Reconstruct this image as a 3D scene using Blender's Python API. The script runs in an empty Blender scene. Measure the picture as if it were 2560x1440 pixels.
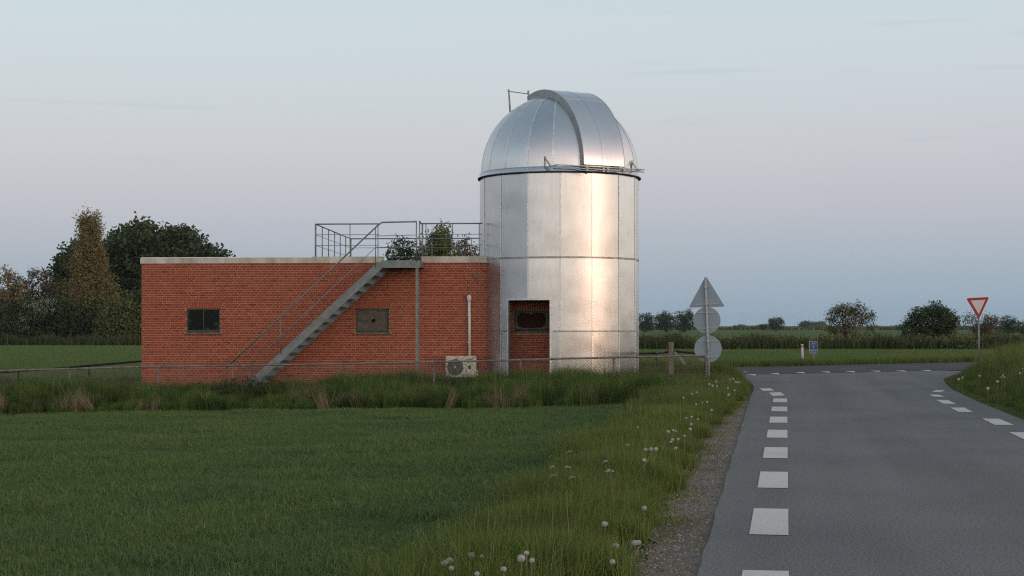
import bpy, math, random
import numpy as np
from mathutils import Vector, Matrix

random.seed(7)
rng = np.random.default_rng(7)
R_ = math.radians
sc = bpy.context.scene
COL = sc.collection

# ------------------------------------------------------------------ camera
CAM_Z, FPX, HOR = 1.617, 4000.0, 815.0          # eye height, focal length and horizon row in photo pixels
cam = bpy.data.cameras.new('camera')
cam.sensor_width = 36.0
cam.lens = 36.0 * FPX / 2560.0
cam.shift_y = (HOR - 720.0) / 2560.0
cam.clip_start, cam.clip_end = 0.1, 20000.0
cam_o = bpy.data.objects.new('camera', cam)
cam_o.location = (0, 0, CAM_Z)
cam_o.rotation_euler = (R_(90), 0, 0)
COL.objects.link(cam_o)
sc.camera = cam_o


def lin(r, g, b):
    def f(c):
        c /= 255.0
        return c / 12.92 if c <= 0.04045 else ((c + 0.055) / 1.055) ** 2.4
    return (f(r), f(g), f(b), 1.0)


# ------------------------------------------------------------------ sky: twilight gradient plus low-sun sky
SUN_AZ = 49.0            # degrees to the right of straight behind the camera
SUN_EL = 1.5
sun_dir = Vector((math.sin(R_(SUN_AZ)) * math.cos(R_(SUN_EL)), -math.cos(R_(SUN_AZ)) * math.cos(R_(SUN_EL)), math.sin(R_(SUN_EL))))
world = bpy.data.worlds.new('World')
sc.world = world
world.use_nodes = True
nt = world.node_tree
nt.nodes.clear()
N, L = nt.nodes.new, nt.links.new
out = N('ShaderNodeOutputWorld')
sky = N('ShaderNodeTexSky')
sky.sky_type = 'NISHITA'
sky.sun_disc = False
sky.sun_elevation = R_(SUN_EL)
sky.sun_rotation = math.atan2(sun_dir.x, sun_dir.y)
sky.air_density, sky.dust_density, sky.ozone_density = 1.0, 1.0, 1.0
bg1 = N('ShaderNodeBackground')
bg1.inputs[1].default_value = 0.05
L(sky.outputs[0], bg1.inputs[0])
tc = N('ShaderNodeTexCoord')
sep = N('ShaderNodeSeparateXYZ')
L(tc.outputs['Generated'], sep.inputs[0])
ramp = N('ShaderNodeValToRGB')
ramp.color_ramp.interpolation = 'B_SPLINE'
SKY = [(0.0, (136, 162, 180)), (0.025, (141, 165, 183)), (0.05, (155, 171, 188)), (0.075, (171, 176, 192)),
       (0.105, (183, 185, 196)), (0.14, (187, 195, 203)), (0.19, (190, 203, 210)), (0.30, (183, 197, 205)), (0.55, (146, 164, 177)), (1.0, (126, 146, 163))]
els = ramp.color_ramp.elements
els[0].position, els[0].color = SKY[0][0], lin(*SKY[0][1])
els[1].position, els[1].color = SKY[-1][0], lin(*SKY[-1][1])
for p, c in SKY[1:-1]:
    e = els.new(p)
    e.color = lin(*c)
L(sep.outputs[2], ramp.inputs[0])
# faint wisps of thin cloud
cmap = N('ShaderNodeMapping')
cmap.inputs['Scale'].default_value = (3.2, 3.2, 42.0)
cmap.inputs['Location'].default_value = (0.3, 1.7, 0.2)
L(tc.outputs['Generated'], cmap.inputs[0])
cn = N('ShaderNodeTexNoise')
cn.inputs['Scale'].default_value = 2.2
cn.inputs['Detail'].default_value = 5.0
L(cmap.outputs[0], cn.inputs['Vector'])
cr = N('ShaderNodeMapRange')
cr.inputs[1].default_value, cr.inputs[2].default_value, cr.inputs[3].default_value, cr.inputs[4].default_value = 0.63, 0.80, 0.0, 0.4
L(cn.outputs[0], cr.inputs[0])
cm = N('ShaderNodeMix')
cm.data_type = 'RGBA'
cm.inputs[7].default_value = lin(150, 172, 190)
L(cr.outputs[0], cm.inputs[0])
L(ramp.outputs[0], cm.inputs[6])
# sunset side of the sky: warm and bright towards the sun that has just gone
nrm = N('ShaderNodeVectorMath')
nrm.operation = 'DOT_PRODUCT'
L(tc.outputs['Generated'], nrm.inputs[0])
nrm.inputs[1].default_value = (math.sin(R_(SUN_AZ)), -math.cos(R_(SUN_AZ)), 0)
wr = N('ShaderNodeMapRange')
wr.interpolation_type = 'SMOOTHSTEP'
wr.inputs[1].default_value, wr.inputs[2].default_value = -0.36, 0.30
L(nrm.outputs['Value'], wr.inputs[0])
wramp = N('ShaderNodeValToRGB')
wramp.color_ramp.interpolation = 'B_SPLINE'
WEST = [(0.0, (1.42, 0.86, 0.75)), (0.06, (1.52, 0.97, 0.87)), (0.16, (1.42, 1.00, 0.94)), (0.35, (0.88, 0.77, 0.78)), (0.6, (0.42, 0.47, 0.52)), (1.0, (0.25, 0.31, 0.37))]
we = wramp.color_ramp.elements
we[0].position, we[0].color = WEST[0][0], (*WEST[0][1], 1)
we[1].position, we[1].color = WEST[-1][0], (*WEST[-1][1], 1)
for p, c in WEST[1:-1]:
    e = we.new(p)
    e.color = (*c, 1)
L(sep.outputs[2], wramp.inputs[0])
wm = N('ShaderNodeMix')
wm.data_type = 'RGBA'
L(wr.outputs[0], wm.inputs[0])
L(cm.outputs[2], wm.inputs[6])
L(wramp.outputs[0], wm.inputs[7])
bg2 = N('ShaderNodeBackground')
bg2.inputs[1].default_value = 1.0
L(wm.outputs[2], bg2.inputs[0])
add = N('ShaderNodeAddShader')
L(bg1.outputs[0], add.inputs[0])
L(bg2.outputs[0], add.inputs[1])
L(add.outputs[0], out.inputs[0])

sun = bpy.data.lights.new('sun', 'SUN')
sun.energy = 0.5
sun.angle = R_(28)
sun.color = (1.0, 0.68, 0.5)
sun_o = bpy.data.objects.new('sun', sun)
sd = Vector((math.sin(R_(SUN_AZ)) * math.cos(R_(5)), -math.cos(R_(SUN_AZ)) * math.cos(R_(5)), math.sin(R_(5))))
sun_o.rotation_euler = (-sd).to_track_quat('-Z', 'Y').to_euler()
COL.objects.link(sun_o)

vs = sc.view_settings
vs.view_transform, vs.look, vs.exposure, vs.gamma = 'Standard', 'None', 0.10, 1.0
vs.use_curve_mapping = False
sc.cycles.use_denoising = False          # keep the fine grain of grass and asphalt
sc.cycles.filter_width = 1.2
sc.cycles.max_bounces = 6
sc.cycles.caustics_reflective = False


# ------------------------------------------------------------------ helpers
def obj(name, me, parent=None):
    o = bpy.data.objects.new(name, me)
    COL.objects.link(o)
    if parent is not None:
        o.parent = parent
    return o


def tag(o, label=None, cat=None, group=None, kind=None):
    for k, v in (('label', label), ('category', cat), ('group', group), ('kind', kind)):
        if v:
            o[k] = v
    return o


def thing(name, label, cat, loc=(0, 0, 0), group=None):
    o = obj(name, None)
    o.location = loc
    o.empty_display_size = 0.2
    return tag(o, label, cat, group)


def copy_tree(root, loc, rotz=0.0, scale=1.0):
    r = root.copy()
    COL.objects.link(r)
    r.location, r.rotation_euler, r.scale = loc, (r.rotation_euler[0], r.rotation_euler[1], rotz), (scale,) * 3
    for ch in list(root.children):
        c = ch.copy()
        COL.objects.link(c)
        c.parent = r
    return r


class MB:
    """collects faces; build() links them as one mesh object"""

    def __init__(self):
        self.v, self.f, self.t = [], [], []

    def add(self, vs_, fs, tint=0.5):
        b = len(self.v)
        self.v.extend([tuple(p) for p in vs_])
        self.f.extend([tuple(i + b for i in q) for q in fs])
        self.t.extend([tint] * len(vs_))

    def box(self, c, sx, sy, sz, M=None, tint=0.5):
        c = Vector(c)
        ps = [Vector((x * sx / 2, y * sy / 2, z * sz / 2)) for x in (-1, 1) for y in (-1, 1) for z in (-1, 1)]
        if M is not None:
            ps = [M @ p for p in ps]
        self.add([c + p for p in ps], [(0, 1, 3, 2), (4, 6, 7, 5), (0, 4, 5, 1), (2, 3, 7, 6), (0, 2, 6, 4), (1, 5, 7, 3)], tint)

    def bar(self, a, b, w, h, up=(0, 0, 1), tint=0.5):
        """rectangular bar from a to b; w across, h along up"""
        a, b = Vector(a), Vector(b)
        d = (b - a).normalized()
        u = Vector(up)
        s = d.cross(u)
        if s.length < 1e-4:
            s = d.cross(Vector((1, 0, 0)))
        s.normalize()
        u = s.cross(d).normalized()
        ps = []
        for p in (a, b):
            for i, j in ((-1, -1), (1, -1), (1, 1), (-1, 1)):
                ps.append(p + s * (i * w / 2) + u * (j * h / 2))
        self.add(ps, [(3, 2, 1, 0), (4, 5, 6, 7), (0, 1, 5, 4), (1, 2, 6, 5), (2, 3, 7, 6), (3, 0, 4, 7)], tint)

    def tube(self, pts, rad, n=8, tint=0.5, cap=True):
        pts = [Vector(p) for p in pts]
        m = len(pts)
        rads = rad if isinstance(rad, (list, tuple)) else [rad] * m
        vs_, fs = [], []
        ref = None
        for i, p in enumerate(pts):
            d = (pts[min(i + 1, m - 1)] - pts[max(i - 1, 0)]).normalized()
            if ref is None:
                ref = d.orthogonal().normalized()
            ref = (ref - d * ref.dot(d))
            if ref.length < 1e-5:
                ref = d.orthogonal()
            ref.normalize()
            s = d.cross(ref)
            for k in range(n):
                a = 2 * math.pi * k / n
                vs_.append(p + (ref * math.cos(a) + s * math.sin(a)) * rads[i])
        for i in range(m - 1):
            for k in range(n):
                k2 = (k + 1) % n
                fs.append((i * n + k, i * n + k2, (i + 1) * n + k2, (i + 1) * n + k))
        if cap:
            fs.append(tuple(range(n - 1, -1, -1)))
            fs.append(tuple((m - 1) * n + k for k in range(n)))
        self.add(vs_, fs, tint)

    def prism(self, pts2, M, depth, tint=0.5):
        """polygon pts2 (x, y) extruded by depth along local z, through matrix M"""
        n = len(pts2)
        vs_ = [M @ Vector((p[0], p[1], 0)) for p in pts2] + [M @ Vector((p[0], p[1], depth)) for p in pts2]
        fs = [tuple(range(n - 1, -1, -1)), tuple(range(n, 2 * n))]
        fs += [(i, (i + 1) % n, n + (i + 1) % n, n + i) for i in range(n)]
        self.add(vs_, fs, tint)

    def mesh(self, name, mat, smooth=False):
        me = bpy.data.meshes.new(name)
        me.from_pydata(self.v, [], self.f)
        a = me.attributes.new('tint', 'FLOAT', 'POINT')
        a.data.foreach_set('value', self.t)
        me.materials.append(mat)
        if smooth:
            me.polygons.foreach_set('use_smooth', [True] * len(me.polygons))
        me.update()
        return me

    def build(self, name, mat, parent=None, smooth=False):
        return obj(name, self.mesh(name, mat, smooth), parent)


def np_mesh(name, V, F, tint, mat, smooth=False):
    """V (n,3), F list of index arrays (m,k)"""
    me = bpy.data.meshes.new(name)
    nv = len(V)
    me.vertices.add(nv)
    me.vertices.foreach_set('co', np.asarray(V, np.float32).ravel())
    loops = np.concatenate([f.ravel() for f in F]).astype(np.int32)
    tot = np.concatenate([np.full(len(f), f.shape[1]) for f in F]).astype(np.int32)
    start = np.concatenate([[0], np.cumsum(tot)[:-1]]).astype(np.int32)
    me.loops.add(len(loops))
    me.loops.foreach_set('vertex_index', loops)
    me.polygons.add(len(tot))
    me.polygons.foreach_set('loop_start', start)
    me.polygons.foreach_set('loop_total', tot)
    if smooth:
        me.polygons.foreach_set('use_smooth', np.ones(len(tot), bool))
    a = me.attributes.new('tint', 'FLOAT', 'POINT')
    a.data.foreach_set('value', np.asarray(tint, np.float32))
    me.materials.append(mat)
    me.update(calc_edges=True)
    me.validate()
    return me


def sm(a, b, x):
    t = min(1.0, max(0.0, (x - a) / (b - a)))
    return t * t * (3 - 2 * t)


def lerp_pts(pts, x):
    if x <= pts[0][0]:
        (x0, y0), (x1, y1) = pts[0], pts[1]
        return y0 + (y1 - y0) * (x - x0) / (x1 - x0)
    for (x0, y0), (x1, y1) in zip(pts, pts[1:]):
        if x <= x1:
            return y0 + (y1 - y0) * (x - x0) / (x1 - x0)
    return pts[-1][1]


def px(x, y, Y):
    """photo pixel at depth Y -> point in the place"""
    return Vector(((x - 1280.0) / FPX * Y, Y, CAM_Z + (HOR - y) / FPX * Y))


# ------------------------------------------------------------------ materials
def mat(name, col, rough=0.8, metal=0.0, var=0.0, scale=4.0, col2=None, bump=0.0, bscale=40.0, spec=0.3, detail=4.0, lo=0.35, hi=0.65, stretch=None):
    m = bpy.data.materials.new(name)
    m.use_nodes = True
    t = m.node_tree
    b = t.nodes['Principled BSDF']
    b.inputs['Roughness'].default_value = rough
    b.inputs['Metallic'].default_value = metal
    b.inputs['Specular IOR Level'].default_value = spec
    b.inputs['Base Color'].default_value = (*col[:3], 1)
    geo = t.nodes.new('ShaderNodeNewGeometry')
    vec = geo.outputs['Position']
    if stretch:
        mp = t.nodes.new('ShaderNodeMapping')
        mp.inputs['Scale'].default_value = stretch
        t.links.new(vec, mp.inputs[0])
        vec = mp.outputs[0]
    if col2 is None and var > 0:
        col2 = tuple(c * (1 - var) for c in col[:3])
    if col2 is not None:
        n = t.nodes.new('ShaderNodeTexNoise')
        n.inputs['Scale'].default_value = scale
        n.inputs['Detail'].default_value = detail
        t.links.new(vec, n.inputs['Vector'])
        r = t.nodes.new('ShaderNodeMapRange')
        r.inputs[1].default_value, r.inputs[2].default_value = lo, hi
        t.links.new(n.outputs[0], r.inputs[0])
        mx = t.nodes.new('ShaderNodeMix')
        mx.data_type = 'RGBA'
        mx.inputs[6].default_value = (*col[:3], 1)
        mx.inputs[7].default_value = (*col2[:3], 1)
        t.links.new(r.outputs[0], mx.inputs[0])
        t.links.new(mx.outputs[2], b.inputs['Base Color'])
    if bump > 0:
        n2 = t.nodes.new('ShaderNodeTexNoise')
        n2.inputs['Scale'].default_value = bscale
        n2.inputs['Detail'].default_value = 4
        t.links.new(vec, n2.inputs['Vector'])
        bp = t.nodes.new('ShaderNodeBump')
        bp.inputs['Strength'].default_value = 1.0
        bp.inputs['Distance'].default_value = bump
        t.links.new(n2.outputs[0], bp.inputs['Height'])
        t.links.new(bp.outputs[0], b.inputs['Normal'])
    return m


def tint_mat(name, stops, rough=0.7, patch=0.0, pscale=0.5, pcol=(0.1, 0.12, 0.03), spec=0.2, trans=0.0, fine=0.0, fscale=30.0):
    """colour from the 'tint' attribute through a ramp, with a world-space patchiness towards pcol"""
    m = bpy.data.materials.new(name)
    m.use_nodes = True
    t = m.node_tree
    b = t.nodes['Principled BSDF']
    b.inputs['Roughness'].default_value = rough
    b.inputs['Specular IOR Level'].default_value = spec
    at = t.nodes.new('ShaderNodeAttribute')
    at.attribute_name = 'tint'
    rp = t.nodes.new('ShaderNodeValToRGB')
    e = rp.color_ramp.elements
    e[0].position, e[0].color = stops[0][0], (*stops[0][1], 1)
    e[1].position, e[1].color = stops[-1][0], (*stops[-1][1], 1)
    for p, c in stops[1:-1]:
        q = e.new(p)
        q.color = (*c, 1)
    t.links.new(at.outputs['Fac'], rp.inputs[0])
    c = rp.outputs[0]
    geo = t.nodes.new('ShaderNodeNewGeometry')
    for amt, s, pc, lo, hi in ((patch, pscale, pcol, 0.4, 0.68), (fine, fscale, tuple(0.55 * k for k in stops[len(stops) // 2][1]), 0.45, 0.7)):
        if amt <= 0:
            continue
        n = t.nodes.new('ShaderNodeTexNoise')
        n.inputs['Scale'].default_value = s
        n.inputs['Detail'].default_value = 3
        t.links.new(geo.outputs['Position'], n.inputs['Vector'])
        r = t.nodes.new('ShaderNodeMapRange')
        r.inputs[1].default_value, r.inputs[2].default_value, r.inputs[4].default_value = lo, hi, amt
        t.links.new(n.outputs[0], r.inputs[0])
        mx = t.nodes.new('ShaderNodeMix')
        mx.data_type = 'RGBA'
        mx.inputs[7].default_value = (*pc, 1)
        t.links.new(r.outputs[0], mx.inputs[0])
        t.links.new(c, mx.inputs[6])
        c = mx.outputs[2]
    t.links.new(c, b.inputs['Base Color'])
    if trans > 0:
        tr = t.nodes.new('ShaderNodeBsdfTranslucent')
        t.links.new(c, tr.inputs[0])
        mxs = t.nodes.new('ShaderNodeMixShader')
        mxs.inputs[0].default_value = trans
        t.links.new(b.outputs[0], mxs.inputs[1])
        t.links.new(tr.outputs[0], mxs.inputs[2])
        t.links.new(mxs.outputs[0], t.nodes['Material Output'].inputs[0])
    return m


M = {}
M['ground'] = mat('soil_and_turf', (0.06, 0.085, 0.032), 0.95, spec=0.0, scale=1.5, col2=(0.075, 0.085, 0.035), bump=0.02, bscale=12)
M['crop_far'] = mat('young_crop', (0.115, 0.165, 0.052), 1.0, spec=0.0, scale=0.35, col2=(0.125, 0.165, 0.055), bump=0.05, bscale=3.0, detail=8)
M['crop_distant'] = mat('distant_crop', (0.13, 0.165, 0.075), 1.0, spec=0.0, scale=0.03, col2=(0.10, 0.15, 0.07))
M['mortar'] = mat('lime_mortar', (0.59, 0.35, 0.23), 0.95, spec=0.1, scale=3.0, col2=(0.47, 0.28, 0.185), bump=0.004, bscale=60)
M['brick'] = tint_mat('red_brick', [(0.0, (0.14, 0.040, 0.030)), (0.2, (0.25, 0.055, 0.036)), (0.5, (0.35, 0.072, 0.045)), (0.8, (0.40, 0.092, 0.052)), (1.0, (0.43, 0.145, 0.08))], 0.9, patch=0.4, pscale=0.8, pcol=(0.30, 0.11, 0.06), spec=0.1, fine=0.35, fscale=14.0)
M['concrete'] = mat('weathered_concrete', (0.72, 0.69, 0.62), 0.95, spec=0.1, scale=2.4, col2=(0.42, 0.38, 0.31), bump=0.01, bscale=25, stretch=(1, 1, 0.35), detail=7)
M['flashing'] = mat('zinc_flashing', (0.85, 0.86, 0.86), 0.5, 0.1, var=0.15)
M['roofing'] = mat('bitumen_roofing', (0.07, 0.07, 0.07), 0.9, var=0.3)
M['galv'] = mat('galvanised_steel', (0.27, 0.30, 0.30), 0.55, 0.45, scale=6.0, col2=(0.19, 0.22, 0.22), detail=7, bump=0.002, bscale=30)
M['galv_light'] = mat('galvanised_tube', (0.36, 0.36, 0.345), 0.5, 0.5, scale=9.0, col2=(0.24, 0.22, 0.20), detail=6)
M['fence_rail'] = mat('weathered_fence_tube', (0.27, 0.235, 0.215), 0.7, 0.2, scale=7.0, col2=(0.17, 0.14, 0.12), detail=6)
M['dark_rail'] = mat('dark_painted_rail', (0.02, 0.022, 0.024), 0.6, var=0.3)
M['frame_green'] = mat('flaking_green_grey_paint', (0.115, 0.13, 0.10), 0.8, spec=0.1, scale=8, col2=(0.065, 0.075, 0.055), bump=0.004, bscale=50)
M['sill'] = mat('mossy_sill', (0.20, 0.20, 0.17), 0.9, scale=9, col2=(0.11, 0.125, 0.09), bump=0.005, bscale=40)
M['glass_dirty'] = mat('grimy_window_glass', (0.006, 0.010, 0.010), 0.22, scale=4.0, col2=(0.085, 0.10, 0.095), lo=0.53, hi=0.80, detail=8, spec=0.12)
M['glass_crust'] = mat('crusted_broken_glass', (0.115, 0.098, 0.085), 0.75, scale=9.0, col2=(0.20, 0.18, 0.14), lo=0.5, hi=0.72, detail=9, bump=0.004, bscale=60)
M['dark_hole'] = mat('unlit_hole_backing', (0.03, 0.012, 0.010), 0.9, var=0.4)
M['red_board'] = mat('dark_red_board', (0.055, 0.015, 0.014), 0.8, var=0.4, scale=6)
M['white_paint'] = mat('aged_white_pipe', (0.84, 0.82, 0.76), 0.6, scale=8, col2=(0.72, 0.69, 0.62))
M['lichen'] = mat('lichened_cream_casing', (0.66, 0.63, 0.54), 0.75, scale=17.0, col2=(0.30, 0.27, 0.17), lo=0.47, hi=0.66, detail=9, bump=0.003, bscale=80)
M['dark_grille'] = mat('dark_fan_grille', (0.10, 0.10, 0.095), 0.7, var=0.35, scale=30)
M['hub'] = mat('grey_fan_hub', (0.45, 0.46, 0.45), 0.6, var=0.1)
M['wood_post'] = mat('weathered_timber', (0.27, 0.235, 0.175), 0.9, scale=6, col2=(0.17, 0.15, 0.11), stretch=(3, 3, 0.4), bump=0.004, bscale=40)
M['sign_back'] = mat('grey_sign_back', (0.28, 0.36, 0.42), 0.55, 0.0, scale=5, col2=(0.255, 0.33, 0.385))
M['sign_pole'] = mat('galvanised_sign_pole', (0.46, 0.48, 0.49), 0.5, 0.2, scale=12, col2=(0.36, 0.375, 0.38))
M['sign_red'] = mat('sign_red', (0.36, 0.008, 0.022), 0.45, var=0.1)
M['sign_white'] = mat('sign_white', (0.62, 0.62, 0.60), 0.5, var=0.08)
M['sign_blue'] = mat('sign_blue', (0.006, 0.10, 0.26), 0.45, var=0.08)
M['marker_red'] = mat('marker_reflector_red', (0.60, 0.09, 0.06), 0.4, var=0.1)
M['trunk'] = mat('tree_bark', (0.085, 0.068, 0.05), 0.95, scale=5, col2=(0.045, 0.037, 0.028), bump=0.02, bscale=14)
M['trunk_pale'] = mat('pale_bare_wood', (0.20, 0.155, 0.115), 0.95, scale=5, col2=(0.11, 0.085, 0.065))
M['stem_tan'] = mat('tan_flower_stem', (0.26, 0.17, 0.10), 0.8, var=0.3, scale=20)
M['stem_green'] = mat('green_flower_stem', (0.10, 0.16, 0.05), 0.8, var=0.3, scale=20)
M['fluff'] = mat('white_seed_fluff', (0.60, 0.60, 0.58), 0.9, var=0.1)
_t = M['fluff'].node_tree
_tr = _t.nodes.new('ShaderNodeBsdfTransparent')
_mx = _t.nodes.new('ShaderNodeMixShader')
_mx.inputs[0].default_value = 0.3
_t.links.new(_t.nodes['Principled BSDF'].outputs[0], _mx.inputs[1])
_t.links.new(_tr.outputs[0], _mx.inputs[2])
_t.links.new(_mx.outputs[0], _t.nodes['Material Output'].inputs[0])
M['fluff_core'] = mat('brown_seed_core', (0.22, 0.19, 0.15), 0.9, var=0.2)
M['petal'] = mat('white_umbel_petals', (0.66, 0.68, 0.60), 0.9, var=0.1)


def asphalt(name, col, col2, speck):
    m = mat(name, col, 0.9, scale=0.45, col2=col2, bump=0.004, bscale=170, detail=5, spec=0.15)
    t = m.node_tree
    b = t.nodes['Principled BSDF']
    src = b.inputs['Base Color'].links[0].from_socket
    geo = t.nodes.new('ShaderNodeNewGeometry')
    n = t.nodes.new('ShaderNodeTexNoise')
    n.inputs['Scale'].default_value = 48
    n.inputs['Detail'].default_value = 3
    t.links.new(geo.outputs['Position'], n.inputs['Vector'])
    r = t.nodes.new('ShaderNodeMapRange')
    r.inputs[1].default_value, r.inputs[2].default_value, r.inputs[3].default_value, r.inputs[4].default_value = 0.3, 0.7, 1 - speck, 1 + speck
    t.links.new(n.outputs[0], r.inputs[0])
    mx = t.nodes.new('ShaderNodeMix')
    mx.data_type = 'RGBA'
    mx.blend_type = 'MULTIPLY'
    mx.inputs[0].default_value = 1.0
    t.links.new(src, mx.inputs[6])
    t.links.new(r.outputs[0], mx.inputs[7])
    t.links.new(mx.outputs[2], b.inputs['Base Color'])
    return m


def tracks(m):
    """long faint wheel-worn bands that follow the road"""
    t = m.node_tree
    b = t.nodes['Principled BSDF']
    src = b.inputs['Base Color'].links[0].from_socket
    geo = t.nodes.new('ShaderNodeNewGeometry')
    cb = t.nodes.new('ShaderNodeCombineXYZ')
    for k_, v_ in enumerate(((0.9856, -0.169, 0.0), (0.0055, 0.032, 0.0))):
        dt = t.nodes.new('ShaderNodeVectorMath')
        dt.operation = 'DOT_PRODUCT'
        dt.inputs[1].default_value = v_
        t.links.new(geo.outputs['Position'], dt.inputs[0])
        t.links.new(dt.outputs['Value'], cb.inputs[k_])
    mp = cb
    n = t.nodes.new('ShaderNodeTexNoise')
    n.inputs['Scale'].default_value = 1.1
    n.inputs['Detail'].default_value = 3
    t.links.new(mp.outputs[0], n.inputs['Vector'])
    r = t.nodes.new('ShaderNodeMapRange')
    r.inputs[1].default_value, r.inputs[2].default_value, r.inputs[3].default_value, r.inputs[4].default_value = 0.3, 0.7, 0.88, 1.12
    t.links.new(n.outputs[0], r.inputs[0])
    mx = t.nodes.new('ShaderNodeMix')
    mx.data_type = 'RGBA'
    mx.blend_type = 'MULTIPLY'
    mx.inputs[0].default_value = 1.0
    t.links.new(src, mx.inputs[6])
    t.links.new(r.outputs[0], mx.inputs[7])
    t.links.new(mx.outputs[2], b.inputs['Base Color'])
    return m


M['asphalt'] = tracks(asphalt('grey_asphalt', (0.186, 0.183, 0.178), (0.157, 0.155, 0.152), 0.50))
M['asphalt_dark'] = asphalt('dark_asphalt', (0.082, 0.084, 0.088), (0.070, 0.072, 0.077), 0.3)
M['gravel'] = asphalt('roadside_gravel', (0.21, 0.175, 0.15), (0.15, 0.125, 0.10), 0.55)
M['paint'] = asphalt('road_paint', (0.67, 0.63, 0.58), (0.58, 0.55, 0.51), 0.16)
M['paint_faint'] = mat('worn_road_paint', (0.20, 0.19, 0.185), 0.85, var=0.3, scale=5)


def metal_sheet():
    m = bpy.data.materials.new('dull_aluminium_sheet')
    m.use_nodes = True
    t = m.node_tree
    b = t.nodes['Principled BSDF']
    b.inputs['Metallic'].default_value = 1.0
    geo = t.nodes.new('ShaderNodeNewGeometry')
    at = t.nodes.new('ShaderNodeAttribute')
    at.attribute_name = 'tint'

    def noise(scale, detail, stretch=None):
        n = t.nodes.new('ShaderNodeTexNoise')
        n.inputs['Scale'].default_value = scale
        n.inputs['Detail'].default_value = detail
        if stretch:
            mp = t.nodes.new('ShaderNodeMapping')
            mp.inputs['Scale'].default_value = stretch
            t.links.new(geo.outputs['Position'], mp.inputs[0])
            t.links.new(mp.outputs[0], n.inputs['Vector'])
        else:
            t.links.new(geo.outputs['Position'], n.inputs['Vector'])
        return n.outputs[0]

    def mr(src, a, b_, c, d):
        r = t.nodes.new('ShaderNodeMapRange')
        r.inputs[1].default_value, r.inputs[2].default_value, r.inputs[3].default_value, r.inputs[4].default_value = a, b_, c, d
        t.links.new(src, r.inputs[0])
        return r.outputs[0]

    def mul(a, b_, op='MULTIPLY'):
        q = t.nodes.new('ShaderNodeMath')
        q.operation = op
        t.links.new(a, q.inputs[0])
        if isinstance(b_, float):
            q.inputs[1].default_value = b_
        else:
            t.links.new(b_, q.inputs[1])
        return q.outputs[0]

    streak = mr(noise(7.0, 6, (4, 4, 0.25)), 0.3, 0.7, 0.95, 1.04)     # vertical rain streaks
    smudge = mr(noise(2.3, 8), 0.60, 0.78, 1.0, 0.86)                  # smudges
    pan = mr(at.outputs['Fac'], 0.0, 1.0, 0.90, 1.06)                  # panel to panel
    val = mul(mul(mul(streak, smudge), pan), 0.66)
    cb = t.nodes.new('ShaderNodeCombineColor')
    t.links.new(val, cb.inputs[0])
    t.links.new(val, cb.inputs[1])
    t.links.new(mul(val, 1.02), cb.inputs[2])
    t.links.new(cb.outputs[0], b.inputs['Base Color'])
    cr_ = t.nodes.new('ShaderNodeVectorMath')
    cr_.operation = 'CROSS_PRODUCT'
    cr_.inputs[0].default_value = (0, 0, 1)
    t.links.new(geo.outputs['True Normal'], cr_.inputs[1])
    nz = t.nodes.new('ShaderNodeVectorMath')
    nz.operation = 'NORMALIZE'
    t.links.new(cr_.outputs[0], nz.inputs[0])
    t.links.new(nz.outputs[0], b.inputs['Tangent'])
    b.inputs['Anisotropic'].default_value = 0.65
    rg = mr(noise(5.0, 6, (2, 2, 0.5)), 0.3, 0.7, 0.27, 0.32)
    t.links.new(rg, b.inputs['Roughness'])
    hgt = mul(mul(noise(0.9, 1), 0.016), mul(noise(60.0, 3), 0.0006), 'ADD')
    bp = t.nodes.new('ShaderNodeBump')
    bp.inputs['Strength'].default_value = 1.0
    bp.inputs['Distance'].default_value = 1.0
    t.links.new(hgt, bp.inputs['Height'])
    t.links.new(bp.outputs[0], b.inputs['Normal'])
    return m


M['sheet'] = metal_sheet()
M['seam'] = mat('riveted_seam_strip', (0.88, 0.87, 0.85), 0.36, 1.0, scale=14, col2=(0.66, 0.66, 0.65))
M['side_grey'] = mat('dull_shutter_side', (0.40, 0.42, 0.43), 0.5, 0.6, var=0.15)
M['ring'] = mat('shaded_ring_seam', (0.50, 0.50, 0.48), 0.45, 1.0, scale=9, col2=(0.30, 0.30, 0.27), detail=7)  # darker metal puts the shade of the gap along the ring into colour
M['black_gap'] = mat('black_rubber_seal', (0.015, 0.015, 0.016), 0.8, var=0.2)

# vegetation
M['field_grass'] = tint_mat('field_grass_blades', [(0.0, (0.082, 0.138, 0.045)), (0.5, (0.146, 0.222, 0.072)), (0.85, (0.20, 0.26, 0.085)), (1.0, (0.36, 0.32, 0.16))], 0.7, spec=0.08, patch=0.55, pscale=0.45, pcol=(0.095, 0.165, 0.075), trans=0.15)
M['verge_grass'] = tint_mat('verge_grass_blades', [(0.0, (0.066, 0.110, 0.026)), (0.5, (0.130, 0.198, 0.045)), (0.85, (0.22, 0.27, 0.072)), (1.0, (0.37, 0.30, 0.17))], 0.7, spec=0.08, patch=0.5, pscale=0.9, pcol=(0.11, 0.125, 0.045), trans=0.2)
M['tall_grass'] = tint_mat('tall_grass_blades', [(0.0, (0.055, 0.10, 0.024)), (0.5, (0.105, 0.175, 0.040)), (0.85, (0.20, 0.27, 0.062)), (1.0, (0.38, 0.29, 0.16))], 0.7, spec=0.08, patch=0.75, pscale=0.9, pcol=(0.030, 0.055, 0.020), trans=0.2)
M['dry_grass'] = tint_mat('dry_grass_stalks', [(0.0, (0.14, 0.12, 0.062)), (0.5, (0.25, 0.20, 0.115)), (1.0, (0.37, 0.30, 0.185))], 0.8, trans=0.1)
M['bramble'] = tint_mat('bramble_leaves', [(0.0, (0.022, 0.040, 0.014)), (0.6, (0.045, 0.065, 0.022)), (1.0, (0.10, 0.09, 0.03))], 0.6)
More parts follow.
